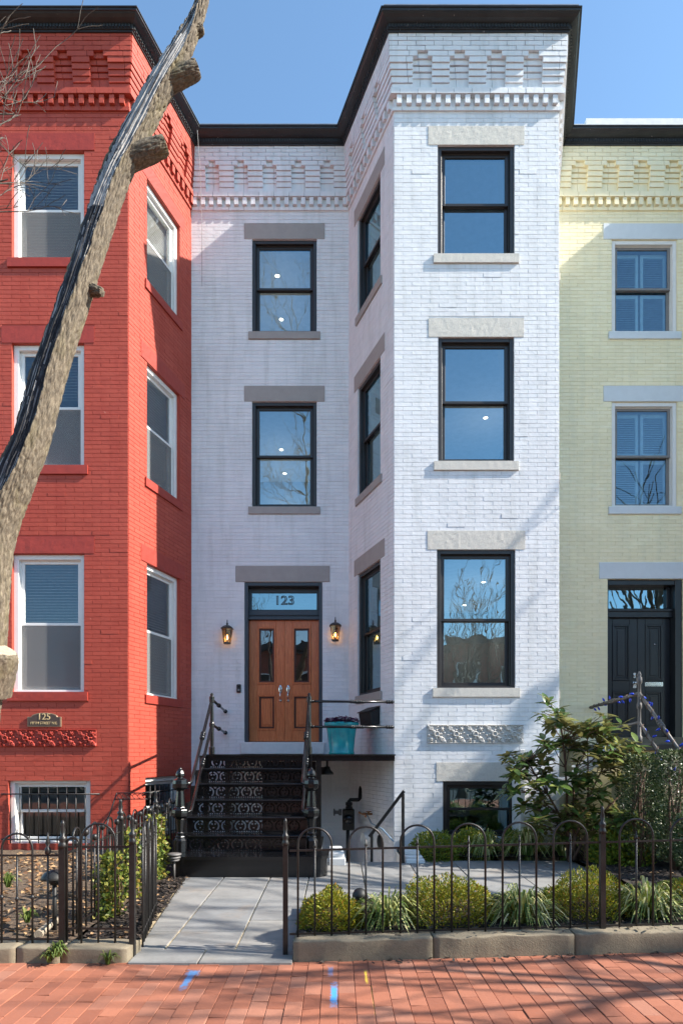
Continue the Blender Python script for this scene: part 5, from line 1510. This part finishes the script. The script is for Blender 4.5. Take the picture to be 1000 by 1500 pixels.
# upright evergreen shrubs at the right
def column(px, pyt, pyb, wpx, D, label, seed, n=4200):
    r = random.Random(seed); s = F/D; cx = PX(px, D); z0, z1 = .04, PZ(pyt, D); a = wpx/2/s
    t = thing('upright_evergreen', (cx, D, z0), label, 'shrub', 'upright evergreens by the yellow house')
    m = MB()
    for k in range(5): m.tube([(cx+r.uniform(-.05,.05), D, 0), (cx+r.uniform(-.1,.1), D+r.uniform(-.1,.1), z1*.5), (cx+r.uniform(-.15,.15), D+r.uniform(-.1,.1), z1*.85)], [.018,.014,.006], 5)
    m.build('stems', M['stem'], t)
    m = MB()
    for k in range(n):
        f = r.random()**.8; z = z0 + .12 + (z1-z0-.12)*f
        th = r.uniform(0, 6.28); lob = 1 + .32*noise.fractal(Vector((math.cos(th)*1.5+seed, math.sin(th)*1.5, z*2.3)), 1, 2, 3)
        rad = a*lob*(.55 + .45*min(1, (1.08-f)*2.2))*(.72+.28*min(1, f*3))*(1-.5*r.random()**2)
        d = Vector((math.cos(th), math.sin(th), r.uniform(.2,1.1)))
        leaf4(m, Vector((cx+math.cos(th)*rad, D+math.sin(th)*rad, z)), (d+rv(r)*.8).normalized(), rv(r), r.uniform(.028,.052), .018, .002)
    m.build('foliage', M['holly'], t); return t
column(940, 1106, 1240, 58, 7.7, 'dark upright evergreen shrub just right of the magnolia', 3)
column(988, 1100, 1262, 60, 7.4, 'dark speckled upright evergreen shrub at the right edge of the photo', 4, 5200)
column(1012, 1195, 1290, 46, 6.9, 'pale speckled evergreen shrub low at the right edge of the photo', 6, 2600)
# ivy on the dividing fence
def ivy(px0, px1, pyt, pyb, D, label, seed, n):
    r = random.Random(seed); x0, x1 = PX(px0, D), PX(px1, D); z1 = PZ(pyt, D); c = Vector(((x0+x1)/2, D, .0))
    t = thing('ivy', c, label, 'ivy', 'ivy on the dividing fence'); m = MB()
    for k in range(7):
        x = r.uniform(x0, x1); m.tube([(x, D, 0), (x+r.uniform(-.05,.05), D+r.uniform(-.05,.05), z1*.5), (x+r.uniform(-.06,.06), D, z1*.95)], .005, 5)
    m.build('stems', M['stem'], t); m = MB()
    for k in range(n):
        f = r.random(); z = .03 + (z1-.03)*f; wv = 1+.5*noise.noise(Vector((seed, z*4, 1)))
        x = (x0+x1)/2 + (x1-x0)/2*r.uniform(-1,1)*wv; y = D + r.uniform(-.16,.16)*wv
        leaf4(m, Vector((x,y,z)), (rv(r)+Vector((.2,-.5,-.2))).normalized(), rv(r), r.uniform(.03,.06), .035, .003)
    m.build('foliage', M['ivy'], t)
ivy(216, 240, 1196, 1285, 7.05, 'ivy column hanging on the fence just left of the path', 1, 1300)
ivy(146, 176, 1250, 1350, 5.45, 'ivy clump on the fence behind the short hooped panel', 2, 900)
ivy(176, 206, 1215, 1300, 6.2, 'patchy ivy on the middle of the dividing fence', 3, 700)

# ================================================================== ACROSS THE STREET (seen only mirrored in the windows)
def far_house(x0, x1, h, wall, label, seed):
    t = thing('far_row_house', ((x0+x1)/2, -12.6, 0), label, 'house', 'houses across the street'); y = -12.6
    m = MB(); m.box(x0, x1-.02, y-8, y, -.2, h); m.build('wall', wall, t)
    m = MB(); m.box(x0-.1, x1+.08, y-.2, y+.35, h, h+.35); m.box(x0, x1-.02, y-8, y-.2, h, h+.05); m.build('roof', M['cornice'], t)
    n = 3; w = (x1-x0)/n
    for i in range(n):
        for z in (1.0, 4.2):
            c = x0 + w*(i+.5)
            m = MB(); m.box(c-.55, c+.55, y+.002, y+.06, z, z+1.9); wd = m.build('window', M['whiteframe'], t)
            m = MB(); m.box(c-.45, c+.45, y+.03, y+.07, z+.1, z+1.8); m.build('pane', M['iron'], wd)
far_house(-14, -7.5, 6.9, M['red_far'], 'low brick house across the street, far left', 1)
far_house(-7.5, -1, 7.3, M['red_far'], 'low brick house across the street, second from the left', 2)
far_house(-1, 5.5, 6.6, M['red_far'], 'low brick house across the street, opposite the white house', 3)
far_house(5.5, 12, 7.1, M['red_far'], 'low brick house across the street, second from the right', 4)
far_house(12, 19, 6.8, M['red_far'], 'low brick house across the street, far right', 5)
# ------------------------------------------------------------------ camera, sun, sky
cam = bpy.data.cameras.new('camera'); co = bpy.data.objects.new('camera', cam); COL.objects.link(co)
co.location = (0, 0, E); co.rotation_euler = (R(90), 0, 0)
cam.sensor_fit = 'HORIZONTAL'; cam.sensor_width = 36; cam.lens = 36*F/1000
cam.shift_x = .005; cam.shift_y = .355; cam.clip_end = 500; cam.clip_start = .05
scene.camera = co
AZ, EL = R(10.2), R(38)           # the sun grazes the facades from the right
sd = Vector((math.cos(EL)*math.cos(AZ), -math.cos(EL)*math.sin(AZ), math.sin(EL)))
sl = bpy.data.lights.new('sun', 'SUN'); sl.energy = 5.0; sl.angle = R(.53); sl.color = (1, .93, .83)
so = bpy.data.objects.new('sun', sl); COL.objects.link(so); so.location = sd*40
so.rotation_euler = sd.to_track_quat('Z', 'Y').to_euler()
w = bpy.data.worlds.new('World'); scene.world = w; w.use_nodes = True
nt = w.node_tree; bg = nt.nodes['Background']
sky = nt.nodes.new('ShaderNodeTexSky'); sky.sky_type = 'NISHITA'; sky.sun_disc = False
sky.sun_elevation = EL; sky.sun_rotation = math.atan2(sd.x, sd.y)
sky.air_density = 1.0; sky.dust_density = .35; sky.ozone_density = .8; sky.altitude = 20
tint = nt.nodes.new('ShaderNodeMix'); tint.data_type = 'RGBA'; tint.blend_type = 'MULTIPLY'; tint.inputs[0].default_value = 1
tint.inputs[7].default_value = (.84, 1.0, 1.03, 1)
nt.links.new(sky.outputs[0], tint.inputs[6]); nt.links.new(tint.outputs[2], bg.inputs[0]); bg.inputs[1].default_value = .13
vs = scene.view_settings; vs.view_transform = 'Standard'; vs.look = 'None'; vs.gamma = 1; vs.exposure = 1.25; vs.use_curve_mapping = False
scene.cycles.max_bounces = 8; scene.cycles.transparent_max_bounces = 16
scene.cycles.use_denoising = True
scene.cycles.sample_clamp_indirect = 6
